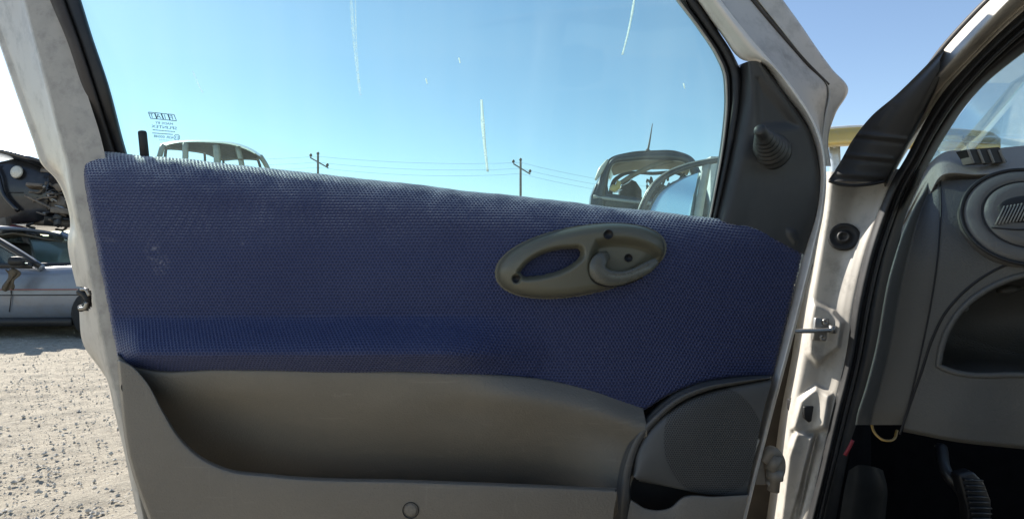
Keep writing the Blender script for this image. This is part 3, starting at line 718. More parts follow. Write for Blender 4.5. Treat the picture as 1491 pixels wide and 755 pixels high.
# rubber plug, normal follows the pillar face
def disc(name, cx, cy, y, nrm, prof, m, parent, k=32): return lathe(name, prof, P(cx, cy, y), nrm, m, parent, k)
jn = jamb_n(1229, 345)
pl = disc('rubber_plug', 1229, 345, jamb_y(1229, 345)-.003, jn, [(0, .026), (.004, .026), (.006, .0235), (.004, .019), (.002, .0155), (.002, .012), (.006, .011), (.007, .007), (.004, .0055), (.004, .0003)], M['rubber'], body)
prism('hole_cover', [(1171, 592), (1188, 590), (1189, 602), (1184, 612), (1178, 615), (1171, 608)], jamb_y(1180, 600)-.002, 1.08, M['rubber'], body, .0015)
CKY = jamb_y(1196, 480)
ck = prism('check_strap_bracket', [(1188, 462), (1209, 464), (1206, 497), (1184, 495)], CKY-.006, CKY+.004, M['steel'], body, .002)
sweep('check_strap', [(1150, 482, CKY-.03), (1190, 481, CKY-.022), (1213, 480, CKY-.02)], .0045, .004, M['steel'], ck, n=16, k=10, power=3)
lathe('strap_pin', [(-.006, .0003), (-.006, .0055), (.008, .0055), (.008, .0003)], P(1212, 480, CKY-.02), (0, 0, 1), M['steel'], ck, 14)
for (a, b) in ((1201, 468), (1197, 491)): lathe('bolt', [(0, .0062), (.004, .006), (.0055, .0045), (.0055, .0025), (.003, .002), (.003, .0003)], P(a, b, CKY-.0055), (-.2, -1, 0), M['steel'], ck, 12)
# lower hinge
h = sweep('door_hinge', [(1112, 670, .90), (1124, 656, .895), (1134, 668, .90), (1132, 690, .90), (1118, 706, .90)], .008, .009, M['primer'], body, n=30, k=10, up=(0, 1, 0), power=3.5)
lathe('hinge_pin', [(0, .0003), (0, .009), (.018, .009), (.020, .013), (.034, .013), (.036, .0003)], P(1126, 714, .895), (.1, 0, 1), M['primer'], h, 18)
lathe('hinge_pin', [(0, .0003), (0, .009), (.026, .010), (.026, .0003)], P(1122, 684, .893), (.4, 0, 1), M['primer'], h, 18)
prism('hinge_leaf', [(1098, 672), (1112, 668), (1116, 706), (1100, 706)], .898, .91, M['primer'], h, .002)
# little cable grommet high in the gap
sweep('wiring_boot', [(1176, 384, .93), (1170, 405, .925), (1163, 430, .92)], .008, .008, M['rubber'], body, n=14, k=10)

# windscreen pillar: painted strip, rubber corner cover, seals, inner trim
pil_l = [(1560, -110, .66), (1500, -52, .685), (1437, 4, .715), (1402, 40, .735), (1372, 74, .755), (1345, 112, .775), (1300, 160, .81), (1262, 210, .84), (1235, 262, .865)]
pil_c = [(1592, -110, .64), (1532, -54, .665), (1468, 4, .695), (1430, 44, .715), (1398, 78, .735), (1366, 112, .755), (1330, 160, .79), (1292, 212, .82), (1262, 264, .845)]
pil_r = [(1614, -96, .65), (1556, -42, .68), (1494, 9, .708), (1452, 47, .728), (1412, 88, .75), (1374, 128, .77), (1340, 176, .80), (1306, 226, .83), (1284, 268, .85)]
def fwd(r): return [(a, b, c*(1+.12*float(sstep(-100, 200, b)))) for a, b, c in r]
pil_l, pil_c, pil_r = fwd(pil_l), fwd(pil_c), fwd(pil_r)
pil_l, pil_c, pil_r = [[(a, b, c+.035*float(sstep(105, 170, b))) for a, b, c in r] for r in (pil_l, pil_c, pil_r)]
def sh(r, dx=0, dy=0, d=0): return [(a+dx, b+dy, c+d) for a, b, c in r]
loft('front_pillar', [sh(pil_l, 4, 0, .16), sh(pil_l, 0, 0, .07), sh(pil_l, 5, 2, .05), [(a[0]*.4+b[0]*.6, a[1]*.4+b[1]*.6, a[2]*.4+b[2]*.6+.016) for a, b in zip(pil_l, pil_c)], sh(pil_c, 0, 0, 0), sh(pil_r, -4, -2, .012), sh(pil_r, 0, 0, .004), sh(pil_r, 4, 3, .004), sh(pil_r, 8, 5, .03)], M['paint'], body, ns=80, nb=5)
sweep('pillar_edge_seal', sh(pil_l, -1, 0, .065)[:6], .005, .006, M['rubber'], body, n=50, k=8)
# rubber cover
cl = [(1371, 72, .750), (1340, 104, .772), (1304, 139, .80), (1268, 170, .83), (1240, 206, .855), (1222, 238, .868), (1206, 262, .876)]
cm = [(1368, 88, .738), (1344, 122, .758), (1318, 156, .785), (1294, 190, .81), (1272, 220, .833), (1252, 246, .85), (1238, 268, .862)]
cr = [(1366, 112, .742), (1352, 142, .760), (1338, 170, .780), (1324, 198, .80), (1310, 226, .822), (1298, 248, .838), (1288, 266, .85)]
def mixr_(a, b, t, d=0): return [(p[0]*(1-t)+q[0]*t, p[1]*(1-t)+q[1]*t, p[2]*(1-t)+q[2]*t+d) for p, q in zip(a, b)]
cl, cm, cr = fwd(cl), fwd(cm), fwd(cr)
def fold(x, y):
    d = 0
    for (a, b, am, w) in (((1243, 194), (1322, 203), .009, 3.2), ((1228, 224), (1300, 231), .008, 3.0), ((1216, 252), (1288, 258), .005, 4), ((1300, 150), (1278, 182), .008, 6)):
        dd = seg_dist(x, y, a, b); s = (x-a[0])*(b[1]-a[1])-(y-a[1])*(b[0]-a[0])
        d = d-am*np.exp(-(dd/w)**2)+am*.7*np.exp(-((seg_dist(x, y, (a[0], a[1]+7), (b[0], b[1]+7)))/w)**2)
    return d
M['cover'] = plain('grey_black_vinyl', (.030, .030, .031), .62, 0, .15, 12, .3, 300, .0006, (.06, .056, .05), 12, .4)
loft('pillar_cover', [sh(cl, 6, 3, .07), sh(cl, 0, 0, .004), sh(cl, 4, 2, -.006), mixr_(cl, cr, .35, -.014), mixr_(cl, cr, .7, -.012), sh(cr, -3, -1, -.002), sh(cr, 1, 0, .006), sh(cr, 4, 2, .04)], M['cover'], body, ns=130, nb=9, depth=lambda x, y: .4*fold(x, y))
sweep('cover_hem', fwd([(1207, 263, .873), (1222, 268, .866), (1240, 270, .858), (1266, 268, .85), (1288, 264, .843)]), .004, .003, M['rubber'], body, n=30, k=8)
# door aperture seal and inner pillar trim: one rubber strip, one plastic trim
s_l = [(1606, -84, .665), (1552, -38, .69), (1494, 12, .712), (1448, 54, .735), (1406, 97, .757), (1374, 134, .775), (1344, 182, .803), (1320, 228, .828), (1300, 262, .848), (1282, 302, .868), (1262, 360, .88), (1245, 430, .888), (1231, 520, .892), (1210, 606, .892), (1191, 690, .89), (1174, 758, .888), (1148, 865, .885)]
s_r = [(1616, -48, .655), (1560, -2, .68), (1502, 40, .703), (1460, 76, .724), (1420, 116, .745), (1390, 152, .765), (1360, 198, .792), (1338, 240, .816), (1318, 276, .838), (1302, 318, .858), (1284, 372, .868), (1268, 440, .876), (1252, 526, .88), (1232, 608, .88), (1212, 690, .878), (1196, 758, .876), (1172, 865, .873)]
t_r = [(1630, -10, .67), (1572, 34, .695), (1512, 62, .72), (1470, 92, .742), (1434, 122, .765), (1404, 156, .787), (1376, 198, .815), (1354, 236, .84), (1340, 268, .862), (1326, 296, .88), (1306, 356, .89), (1291, 424, .895), (1273, 522, .898), (1252, 604, .90), (1234, 684, .90), (1220, 758, .90), (1200, 865, .90)]
s_l, s_r, t_r = fwd(s_l), fwd(s_r), fwd(t_r)
def mixr(a, b, t, d=0): return [(p[0]*(1-t)+q[0]*t, p[1]*(1-t)+q[1]*t, p[2]*(1-t)+q[2]*t+d) for p, q in zip(a, b)]
loft('door_seal', [sh(s_l, 0, 0, .03), sh(s_l, 0, 0, 0), mixr(s_l, s_r, .2, -.011), mixr(s_l, s_r, .45, -.014), mixr(s_l, s_r, .62, -.004), mixr(s_l, s_r, .75, -.009), mixr(s_l, s_r, .93, -.008), sh(s_r, 0, 0, .004), sh(s_r, 1, 0, .03)], M['rubber'], body, ns=120, nb=4)
loft('pillar_inner_trim', [sh(s_r, -2, 0, .012), sh(s_r, 2, 0, .004), mixr(s_r, t_r, .45, -.006), mixr(s_r, t_r, .85, -.003), sh(t_r, 0, 0, .004), sh(t_r, 1, 0, .04)], M['black_trim'] if 'black_trim' in M else M['rubber'], body, ns=120, nb=4)
# windscreen pane: from the pillar across the car
wl = [np.array(P(*q)) for q in fwd([(1326, 284, .93), (1376, 198, .84), (1434, 122, .79), (1512, 62, .745), (1630, -10, .69)])]
rt = np.array((.86, -.30, .0))
Wv = np.array([[p+rt*t*.95+np.array((.10, .22, 0))*math.sin(t*math.pi*.5)*.9 for t in np.linspace(0, 1, 14)] for p in wl])
ws_ = grid_mesh('windscreen', Wv, M['windscreen'], body); solidify(ws_, .004)

# the rest of the cabin, beside and behind the lens: roof, driver's seat, centre post, far side
fw_d, rt_d, a0 = np.array((.42, .90, 0)), np.array((.90, -.42, 0)), np.array((.62, .95, 0))
def cab(u, v, z): return a0+rt_d*u-fw_d*v+np.array((0, 0, z))
ro_ = grid_mesh('roof', np.array([[cab(u, v, 1.42+.07*math.sin((u-.12)/1.1*math.pi)+.03*math.sin((v-.6)*1.8)) for u in np.linspace(.12, 1.22, 12)] for v in np.linspace(.60, 2.3, 12)]), M['paint'], body); solidify(ro_, .03)
M['seat'] = plain('dark_blue_seat_cloth', (.020, .024, .050), .9, 0, .2, 12, .4, 400, .001)
bs = sweep('driver_seat', [tuple(cab(.40, .88, .50)), tuple(cab(.40, 1.05, .53)), tuple(cab(.40, 1.30, .50)), tuple(cab(.40, 1.44, .56)), tuple(cab(.40, 1.52, .80)), tuple(cab(.40, 1.62, 1.10))], .25, .09, M['seat'], body, n=30, k=20, world=True, power=4, up=(.3, .65, .7))
sweep('headrest', [tuple(cab(.28, 1.64, 1.22)), tuple(cab(.52, 1.64, 1.22))], .05, .09, M['seat'], body, n=6, k=12, world=True, power=4, taper=[.7, 1, 1, .7])
sweep('centre_post', [tuple(cab(.06, 1.36, .30)), tuple(cab(.05, 1.38, .95)), tuple(cab(.14, 1.42, 1.42))], .05, .07, M['paint'], body, n=14, k=12, world=True, power=3)
fs_ = grid_mesh('far_side_panel', np.array([[cab(1.34-.05*((z-.6)/.4)**2, v, z) for z in np.linspace(.28, .98, 8)] for v in np.linspace(-.1, 2.2, 10)]), M['dark_plastic'], body); solidify(fs_, .05)
fl_ = grid_mesh('floor_pan', np.array([[cab(u, v, .285) for u in np.linspace(.06, 1.32, 6)] for v in np.linspace(.62, 2.2, 8)]), M['carpet'], body); solidify(fl_, .02)

# ---- dashboard
dash = sub('dashboard', (.7, .8, .6))
DASH_W = Vector((.7, .8, .6))
def dpart(o):
    o.parent = dash; o.location = -wloc(dash); return o
DK = .86
def dl(*a, **k):
    k['parent'] = None; a = (a[0], [[(p[0], p[1], p[2]*DK) for p in r] for r in a[1]], a[2]); return dpart(loft(a[0], a[1], a[2], **k))
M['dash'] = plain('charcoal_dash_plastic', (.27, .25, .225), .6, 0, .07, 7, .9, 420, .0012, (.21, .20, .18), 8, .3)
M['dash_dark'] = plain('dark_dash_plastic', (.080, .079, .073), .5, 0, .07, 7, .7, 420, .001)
def ridge(py_): return float(np.interp(py_, [240, 262, 300, 350, 400, 450, 500, 550, 600, 640], [1370, 1370, 1371, 1369, 1364, 1355, 1345, 1334, 1321, 1312]))
# brow: padded top, grained
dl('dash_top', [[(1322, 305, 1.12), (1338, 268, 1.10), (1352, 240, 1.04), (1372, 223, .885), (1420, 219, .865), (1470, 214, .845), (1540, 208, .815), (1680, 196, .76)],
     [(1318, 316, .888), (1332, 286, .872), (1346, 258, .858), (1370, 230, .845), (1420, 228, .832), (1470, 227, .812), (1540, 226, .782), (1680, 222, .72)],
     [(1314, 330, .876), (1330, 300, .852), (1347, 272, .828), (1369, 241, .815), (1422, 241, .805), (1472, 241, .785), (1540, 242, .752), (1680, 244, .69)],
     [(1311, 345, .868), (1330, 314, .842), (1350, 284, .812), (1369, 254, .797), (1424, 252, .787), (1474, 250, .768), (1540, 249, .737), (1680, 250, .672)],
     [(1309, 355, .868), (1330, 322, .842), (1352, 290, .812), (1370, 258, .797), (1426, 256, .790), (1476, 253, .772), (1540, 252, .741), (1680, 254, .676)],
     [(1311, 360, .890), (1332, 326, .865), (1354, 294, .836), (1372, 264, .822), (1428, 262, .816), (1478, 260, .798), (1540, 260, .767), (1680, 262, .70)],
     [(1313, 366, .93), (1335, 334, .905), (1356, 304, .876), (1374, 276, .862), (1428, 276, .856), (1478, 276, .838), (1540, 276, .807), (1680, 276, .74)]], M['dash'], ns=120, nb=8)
# fascia facing the seat
cub = [(1366, 532), (1370, 508), (1383, 474), (1404, 446), (1434, 423), (1470, 406), (1510, 396), (1600, 384), (1720, 380), (1720, 570), (1600, 558), (1500, 546), (1380, 538)]
cubs = [tuple(q) for q in catmull(np.array(cub+[cub[0]], float), 90)[:-1]]
def fx(t, y0, yr=None):
    """row of the fascia at photo height y0: from the ridge rightwards, nearer as it goes"""
    return None
def frow(py_l, dy, yb):
    r = ridge(py_l); return [(r, py_l, yb), (r+18, py_l+dy*.1, yb-.006), (r+60, py_l+dy*.35, yb-.020), (1491, py_l+dy*.75, yb-.045), (1570, py_l+dy, yb-.075), (1690, py_l+dy*1.25, yb-.118)]
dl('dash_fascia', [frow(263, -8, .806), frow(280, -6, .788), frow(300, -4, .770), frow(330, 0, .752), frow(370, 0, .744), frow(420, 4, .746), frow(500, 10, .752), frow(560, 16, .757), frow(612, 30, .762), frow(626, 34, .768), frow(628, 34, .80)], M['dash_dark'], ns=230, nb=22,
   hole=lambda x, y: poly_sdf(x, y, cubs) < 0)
# side cap towards the door
def erow(py_, xl, yl, yr): return [(xl+8, py_, 1.0), (xl+3, py_, yr+.10), (xl, py_, yr+.034), (xl*.7+ridge(py_)*.3, py_, yr+.024), (ridge(py_)-4, py_, yr+.004), (ridge(py_)+1, py_, yr+.002)]
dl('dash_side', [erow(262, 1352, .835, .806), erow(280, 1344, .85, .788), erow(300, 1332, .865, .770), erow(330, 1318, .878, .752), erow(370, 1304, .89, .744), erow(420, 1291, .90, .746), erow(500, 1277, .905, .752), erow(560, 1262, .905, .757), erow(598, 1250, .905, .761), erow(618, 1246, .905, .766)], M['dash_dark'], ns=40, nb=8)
dpart(sweep('side_gap', [(ridge(p)-1, p, d*DK-.0006) for p, d in ((266, .803), (280, .788), (300, .770), (330, .752), (370, .744), (420, .746), (500, .752), (560, .757), (612, .762))], .0008, .0008, M['black'], None, n=60, k=6, up=(0, 1, 0)))
def fas_y(px_, py_):
    yb = float(np.interp(py_, [263, 280, 300, 330, 370, 420, 500, 560, 612], [.806, .788, .77, .752, .744, .746, .752, .757, .762])); r = ridge(py_)
    return DK*(yb+float(np.interp(px_, [r, r+18, r+60, 1491, 1570, 1690], [0, -.006, -.020, -.045, -.075, -.118])))
dpart(sweep('fascia_gap', [(p[0], p[1], fas_y(*p)-.0004) for p in ((1310, 632), (1325, 588), (1342, 540), (1358, 492), (1376, 456), (1400, 428), (1430, 404), (1462, 387), (1500, 375), (1560, 366), (1680, 358))], .0016, .0012, M['black'], None, n=80, k=6, up=(0, 1, 0)))
# storage tray: rim and hollow
dpart(sweep('tray_rim', [(p[0], p[1], fas_y(*p)-.0005) for p in cubs+[cubs[0]]], .0035, .003, M['dash_dark'], None, n=160, k=8, up=(0, 1, 0), closed=True))
cu = [P(p[0], p[1], fas_y(*p)) for p in cubs]; cen = np.mean(cu, 0); inner = [c*.0+(c-cen)*np.array((.93, 1, .88))+cen+np.array((.05, .17, -.004)) for c in cu]
n_ = len(cu); V = cu+[c*(.5)+i*.5 for c, i in zip(cu, inner)]+inner
Fc = [(k*n_+i, k*n_+(i+1) % n_, (k+1)*n_+(i+1) % n_, (k+1)*n_+i) for k in (0, 1) for i in range(n_)]+[tuple(range(2*n_, 3*n_))]
dpart(mesh('storage_tray', V, Fc, M['dash_dark'], None, True))
dpart(disc('tray_screw', 1403, 448, .65, (-.2, -1, 0), [(0, .0045), (.003, .004), (.004, .0003)], M['steel'], None, 12))
sweepc = dpart(sweep('tray_lamp', [(1455, 424, .70), (1470, 421, .70), (1485, 420, .70)], .010, .006, M['dash_dark'], None, n=10, k=12, taper=[.5, 1, .5]))
# defroster vent in the top: dark slots with pale vanes
M['vane'] = plain('pale_vent_vane', (.17, .165, .15), .5, 0, .1, 10)
vs = dpart(prism('defroster_vent', [(1405, 218), (1455, 214), (1466, 236), (1417, 238)], .784*DK, .80*DK, M['black'], None))
for x0 in (1409, 1424, 1439, 1455):
    o = prism('vane', [(x0, 218), (x0+3, 217), (x0+11, 237), (x0+8, 238)], .782*DK, .80*DK, M['vane'], None, .0008); o.parent = vs
# round loudspeaker / demister vent
M['vent'] = plain('grey_vent_plastic', (.095, .092, .086), .5, 0, .07, 7, .5, 420, .0008)
vc = P(1494, 314, .706*DK); vn = np.array((-.36, -.86, .36)); vn /= np.linalg.norm(vn)
ve1 = np.array((.90, -.42, 0)); ve1 -= vn*ve1.dot(vn); ve1 /= np.linalg.norm(ve1); ve2 = np.cross(ve1, -vn); ve2 *= np.sign(ve2[2])
rv = dpart(lathe('side_vent', [(p*DK, q*DK) for p, q in ((-.03, .066), (-.004, .066), (.001, .064), (.004, .060), (.006, .052), (.006, .048), (.0035, .0465), (.0035, .0455), (.008, .044), (.010, .036), (.011, .0003))], vc, vn, M['vent'], None, 64))
def vpt(u, v, d=.0): return vc+(ve1*u+ve2*v+vn*d)*DK
dpart(sweep('vent_gap', [tuple(vpt(math.cos(a)*.0672, math.sin(a)*.0672, .000)) for a in np.linspace(0, 2*math.pi, 41)], .0022, .0022, M['black'], None, n=81, k=6, world=True, closed=True, up=tuple(vn)))
o = sweep('vent_ring_gap', [tuple(vpt(math.cos(a)*.0465, math.sin(a)*.0465, .0052)) for a in np.linspace(0, 2*math.pi, 41)], .0010, .001, M['black'], None, n=81, k=6, world=True, closed=True, up=tuple(vn)); o.parent = rv
o = sweep('vent_split', [tuple(vpt(-.040, -.020, .0085)), tuple(vpt(-.015, -.024, .0108)), tuple(vpt(.02, -.020, .0108)), tuple(vpt(.045, -.008, .0085))], .0010, .001, M['black'], None, n=24, k=6, world=True, up=tuple(vn)); o.parent = rv
vb = sweep('vent_slot_plate', [tuple(vpt(-.030, .0, .0105)), tuple(vpt(.034, .012, .0105))], .016, .0012, M['black'], None, n=12, k=16, world=True, up=tuple(vn), taper=[.5, .8, .95, 1, 1, 1, 1, .95, .8, .5]); vb.parent = rv
for i in range(19):
    u = -.031+i*.0036; o = sweep('slat', [tuple(vpt(u-.006, -.012+u*.19, .0125)), tuple(vpt(u+.006, .014+u*.19, .0125))], .0008, .0012, M['vane'], None, n=3, k=6, world=True, up=tuple(vn)); o.parent = rv
# dash underside, footwell, pedal, wires
fw = sub('footwell', (.8, .9, .3))
def fpart(o): o.parent = fw; o.location = -wloc(fw); return o
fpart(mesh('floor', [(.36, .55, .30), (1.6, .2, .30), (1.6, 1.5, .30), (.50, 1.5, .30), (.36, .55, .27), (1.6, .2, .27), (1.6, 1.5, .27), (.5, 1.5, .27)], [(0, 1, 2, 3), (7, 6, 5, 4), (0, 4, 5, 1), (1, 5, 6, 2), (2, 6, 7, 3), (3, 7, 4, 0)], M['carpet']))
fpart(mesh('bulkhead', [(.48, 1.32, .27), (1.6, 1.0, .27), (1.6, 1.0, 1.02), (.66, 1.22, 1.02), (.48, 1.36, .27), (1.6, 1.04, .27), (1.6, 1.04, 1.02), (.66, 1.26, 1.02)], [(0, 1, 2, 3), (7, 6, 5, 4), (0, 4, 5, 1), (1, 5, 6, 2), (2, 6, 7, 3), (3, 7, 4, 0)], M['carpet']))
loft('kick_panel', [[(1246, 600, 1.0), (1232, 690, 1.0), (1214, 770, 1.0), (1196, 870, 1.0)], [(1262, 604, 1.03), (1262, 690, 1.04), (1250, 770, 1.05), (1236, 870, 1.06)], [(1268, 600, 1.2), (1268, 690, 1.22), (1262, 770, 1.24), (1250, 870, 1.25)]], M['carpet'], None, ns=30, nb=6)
bpy.data.objects['kick_panel'].parent = fw; bpy.data.objects['kick_panel'].location = -wloc(fw)
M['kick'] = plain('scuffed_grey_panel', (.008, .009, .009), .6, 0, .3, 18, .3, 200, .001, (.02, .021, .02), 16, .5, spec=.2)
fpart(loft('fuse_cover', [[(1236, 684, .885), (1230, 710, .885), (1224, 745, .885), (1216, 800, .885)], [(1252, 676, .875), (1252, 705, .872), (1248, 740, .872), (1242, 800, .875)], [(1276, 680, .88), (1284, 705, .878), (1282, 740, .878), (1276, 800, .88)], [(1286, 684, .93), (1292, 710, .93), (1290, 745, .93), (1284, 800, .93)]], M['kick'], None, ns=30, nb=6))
M['pedal'] = plain('ribbed_pedal_rubber', (.018, .018, .019), .4, 0, .1, 10)
pd = fpart(prism('pedal', [(1397, 692), (1418, 686), (1434, 702), (1444, 728), (1444, 752), (1436, 775), (1412, 775), (1410, 740)], .962, .985, M['pedal'], None, .004))
for i in range(10):
    y0 = 698+i*8; o = sweep('pedal_rib', [(1404+i*1.6, y0, .958), (1430+min(i, 5)*2.6, y0+1, .958)], .0022, .003, M['pedal'], None, n=3, k=6, up=(0, 1, 0)); o.parent = pd
o = sweep('pedal_arm', [(1370, 650, 1.05), (1380, 690, 1.0), (1405, 720, .985)], .010, .010, M['pedal'], None, n=14, k=10); o.parent = pd
M['yellow_wire'] = plain('yellow_brown_wire', (.40, .26, .08), .5, 0, .1, 30); M['red_wire'] = plain('red_wire', (.25, .02, .03), .5, 0, .1, 30)
fpart(sweep('yellow_wire', [(1268, 612, .75), (1274, 630, .74), (1284, 639, .735), (1294, 641, .735), (1302, 638, .74), (1306, 626, .75)], .0016, .0016, M['yellow_wire'], None, n=30, k=8, up=(0, 1, 0)))
fpart(sweep('red_wire', [(1242, 640, .89), (1236, 652, .89), (1230, 662, .892)], .003, .002, M['red_wire'], None, n=10, k=8, up=(0, 1, 0)))

# ================================================================= wrecks of the scrapyard
M['tyre'] = plain('worn_tyre', (.018, .018, .018), .8, 0, .2, 20)
M['guts'] = plain('rusty_engine_metal', (.15, .115, .085), .6, .3, .5, 14, .4, 60, .004, (.03, .025, .02), 7, .6, col2=(.30, .24, .18))
M['guts_black'] = plain('black_engine_plastic', (.018, .017, .016), .5, 0, .3, 14)
M['liner'] = plain('sagging_headliner', (.19, .155, .105), .9, 0, .25, 9, .3, 60, .003)
M['cglass'] = glass('wreck_glass', (.70, .80, .78), .03, .10, False, .1)
def car_paint(name, c, dirt=(.16, .14, .12), amt=.45): return plain(name, c, .35, .25, .08, 3, .05, 200, .0006, dirt, 5, amt, coat=.4)
M['blue_car'] = car_paint('faded_blue_grey_paint', (.20, .225, .26)); M['white_car'] = car_paint('dirty_white_paint', (.55, .54, .50)); M['black_car'] = car_paint('black_car_paint', (.020, .021, .025), (.07, .065, .06))
M['dark_car'] = car_paint('dark_blue_paint', (.022, .025, .032), (.055, .052, .05)); M['silver_car'] = car_paint('dull_silver_paint', (.36, .36, .34)); M['yellow_car'] = car_paint('dusty_yellow_paint', (.50, .36, .10), (.40, .36, .26), .6)
M['red_car'] = car_paint('faded_red_paint', (.28, .04, .035)); M['pale_car'] = car_paint('pale_blue_paint', (.42, .48, .54)); M['green_car'] = car_paint('dull_beige_paint', (.40, .38, .30))

def hulk(name, loc, rz, paint, label, L=4.1, W=1.65, zb=.22, belt=.86, hood=.80, roof=1.38, greenhouse=True, glazed=False, wheels=True, group='scrapped cars stacked in the yard', liner=True, tub=True):
    """a scrapped car: x forward, built around its own base; parts in local coordinates"""
    ABS[0] = False
    t = empty(name, loc, label, 'car', group); t.rotation_euler = (0, 0, rz)
    st = [(-L/2, .55, zb+.18, belt*.78), (-L/2+.06, .92, zb+.08, belt*.93), (-L/2+.5, 1, zb, belt*1.0), (-L*.18, 1.02, zb-.02, belt+.01), (L*.08, 1.02, zb-.02, belt), (L*.20, 1.0, zb, belt-.02), (L*.32, .98, zb+.02, hood+.02), (L/2-.22, .93, zb+.04, hood-.05), (L/2-.05, .82, zb+.10, hood-.14), (L/2, .5, zb+.2, hood-.24)]
    sec = [(-.92, 0), (-1, .22), (-1.0, .55), (-.97, .86), (-.86, 1.0), (-.5, 1.0), (0, 1.0), (.5, 1.0), (.86, 1.0), (.97, .86), (1.0, .55), (1, .22), (.92, 0), (0, 0)]
    V = np.array([[(x, a*w*W/2, z0+(z1-z0)*b+(.03 if a == 0 and b else 0)) for a, b in sec] for x, w, z0, z1 in st])
    nr, k = V.shape[:2]
    x_of = V[..., 0]; open_cab = tub
    Fs = []
    for i in range(nr-1):
        for j in range(k):
            if open_cab and 4 <= j <= 7 and 2 <= i <= 4: continue
            Fs.append((i*k+j, i*k+(j+1) % k, (i+1)*k+(j+1) % k, (i+1)*k+j))
    Fs += [tuple(range(k)), tuple((nr-1)*k+j for j in range(k-1, -1, -1))]
    o = mesh('body', V.reshape(-1, 3), Fs, paint, t); bev(o, .02)
    if wheels:
        for sx in (-L*.31, L*.36):
            for sy in (-1, 1):
                w = lathe('wheel', [(-.08, .16), (-.09, .26), (-.07, .295), (.07, .295), (.09, .26), (.08, .16)], (sx, sy*(W/2-.07), .295), (0, 1, 0), M['tyre'], t, 28)
                lathe('rim', [(-.07, .0005), (-.07, .05), (-.04, .07), (-.05, .15), (-.085, .165), (.085, .165), (.05, .15), (.04, .07), (.07, .05), (.07, .0005)], (0, 0, 0), (0, 1, 0), M['steel'], w, 20).location = (sx, sy*(W/2-.07), .295)
    for sy in (-1, 1):
        for x0 in (-L*.10, L*.145):
            sweep('door_gap', [(x0-.02, sy*(W/2*1.022), zb+.12), (x0, sy*(W/2*1.024), belt*.55), (x0-.03, sy*(W/2*.995), belt*.95)], .006, .004, M['black'], t, n=10, k=6, world=True)
        sweep('side_strip', [(-L*.40, sy*(W/2*1.006), belt*.60), (0, sy*(W/2*1.026), belt*.60), (L*.40, sy*(W/2*.97), belt*.60)], .006, .007, M['rubber'], t, n=16, k=6, world=True)
    if greenhouse:
        rx0, rx1 = -L*.30, L*.02; hw = W/2*.80
        RV = np.array([[(rx0+(rx1-rx0)*u, hw*v*(1-.04*abs(2*u-1)), roof-.05*v*v-.05*(2*u-1)**2) for v in np.linspace(-1, 1, 9)] for u in np.linspace(0, 1, 9)])
        rf = grid_mesh('roof', RV, paint, t); solidify(rf, .035)
        if liner:
            LV = RV.copy(); LV[..., 2] -= .05+.05*np.abs(np.sin(LV[..., 0]*5+LV[..., 1]*3)); ob = grid_mesh('headliner', LV, M['liner'], t); solidify(ob, .01)
        bw = W/2*.93
        for sy in (-1, 1):
            for nm, a, b in (('front_pillar', (L*.21, belt-.03), (rx1-.02, roof-.08)), ('centre_pillar', (-L*.09, belt), (-L*.10, roof-.06)), ('rear_pillar', (-L*.40, belt-.02), (rx0+.02, roof-.08))):
                sweep(nm, [(a[0], sy*bw, a[1]), ((a[0]+b[0])/2, sy*(bw*.45+hw*.55), (a[1]+b[1])/2+.02), (b[0], sy*hw*.98, b[1])], .035, .045, paint, t, n=8, k=8, world=True)
            if glazed:
                ob = mesh('side_glass', [(L*.18, sy*bw*.99, belt), (-L*.38, sy*bw*.99, belt), (rx0+.06, sy*hw, roof-.10), (rx1-.04, sy*hw, roof-.10)], [(0, 1, 2, 3)], M['cglass'], t); solidify(ob, .004)
    ABS[0] = True
    return t

def place(px_, py_, y): return P(px_, py_, y)
# --- blue-grey saloon on the ground at the left (front to the right), seen beside the door
bx0 = P(60, 388, 6.3)
blue = hulk('saloon_car', (bx0[0]-1.02, 7.12, 0), R(2.5), M['blue_car'], 'faded blue-grey saloon standing on the ground beside the open door', L=4.4, W=1.66, zb=.20, belt=.85, hood=.84, roof=1.36, glazed=True)
ABS[0] = False
M['stripe'] = plain('red_pinstripe', (.30, .13, .11), .5, 0, .1, 8); M['rag'] = plain('brown_rag', (.11, .085, .055), .95, 0, .4, 20, .6, 60, .006)
for sy in (-1,):
    sweep('pinstripe', [(-1.7, -.845, .575), (0, -.862, .575), (1.7, -.83, .575)], .005, .008, M['stripe'], blue, n=16, k=6, world=True)
    mr = sweep('door_mirror', [(.74, -.88, .88), (.80, -.96, .90), (.84, -1.04, .90)], .07, .055, M['guts_black'], blue, n=10, k=12, world=True, power=3, taper=[.6, 1, .9])
    sweep('window_frame', [(.92, -.80, .84), (.55, -.76, 1.06), (.12, -.70, 1.27), (-.3, -.68, 1.31)], .022, .03, M['guts_black'], blue, n=20, k=8, world=True)
    sweep('belt_moulding', [(.86, -.835, .845), (0, -.845, .858), (-.9, -.84, .86)], .012, .03, M['guts_black'], blue, n=14, k=8, world=True)
    box('dash_interior', (.55, 0, .80), (.4, 1.3, .16), M['guts_black'], blue, bevel=.03)
    for s2 in (-.36, .36): 
        box('seat', (-.35, s2, .75), (.16, .5, .8), M['guts_black'], blue, bevel=.06)
    sweep('sill', [(-1.3, -.83, .20), (1.3, -.83, .20)], .03, .05, M['guts_black'], blue, n=4, k=8, world=True)
ABS[0] = True
rg = []
rr2 = np.linspace(0, 1, 14)
RG = np.array([[P(8+5*math.sin(v*5)+u*(14+4*math.sin(v*9)), 392+v*30+2*math.sin(u*6), 6.17+.02*math.sin(u*9+v*4)) for u in np.linspace(0, 1, 8)] for v in rr2])
rag = grid_mesh('rag', RG, M['rag']); solidify(rag, .012); tag(rag, 'brown rag hanging out of the blue-grey saloon\'s window', 'rag')

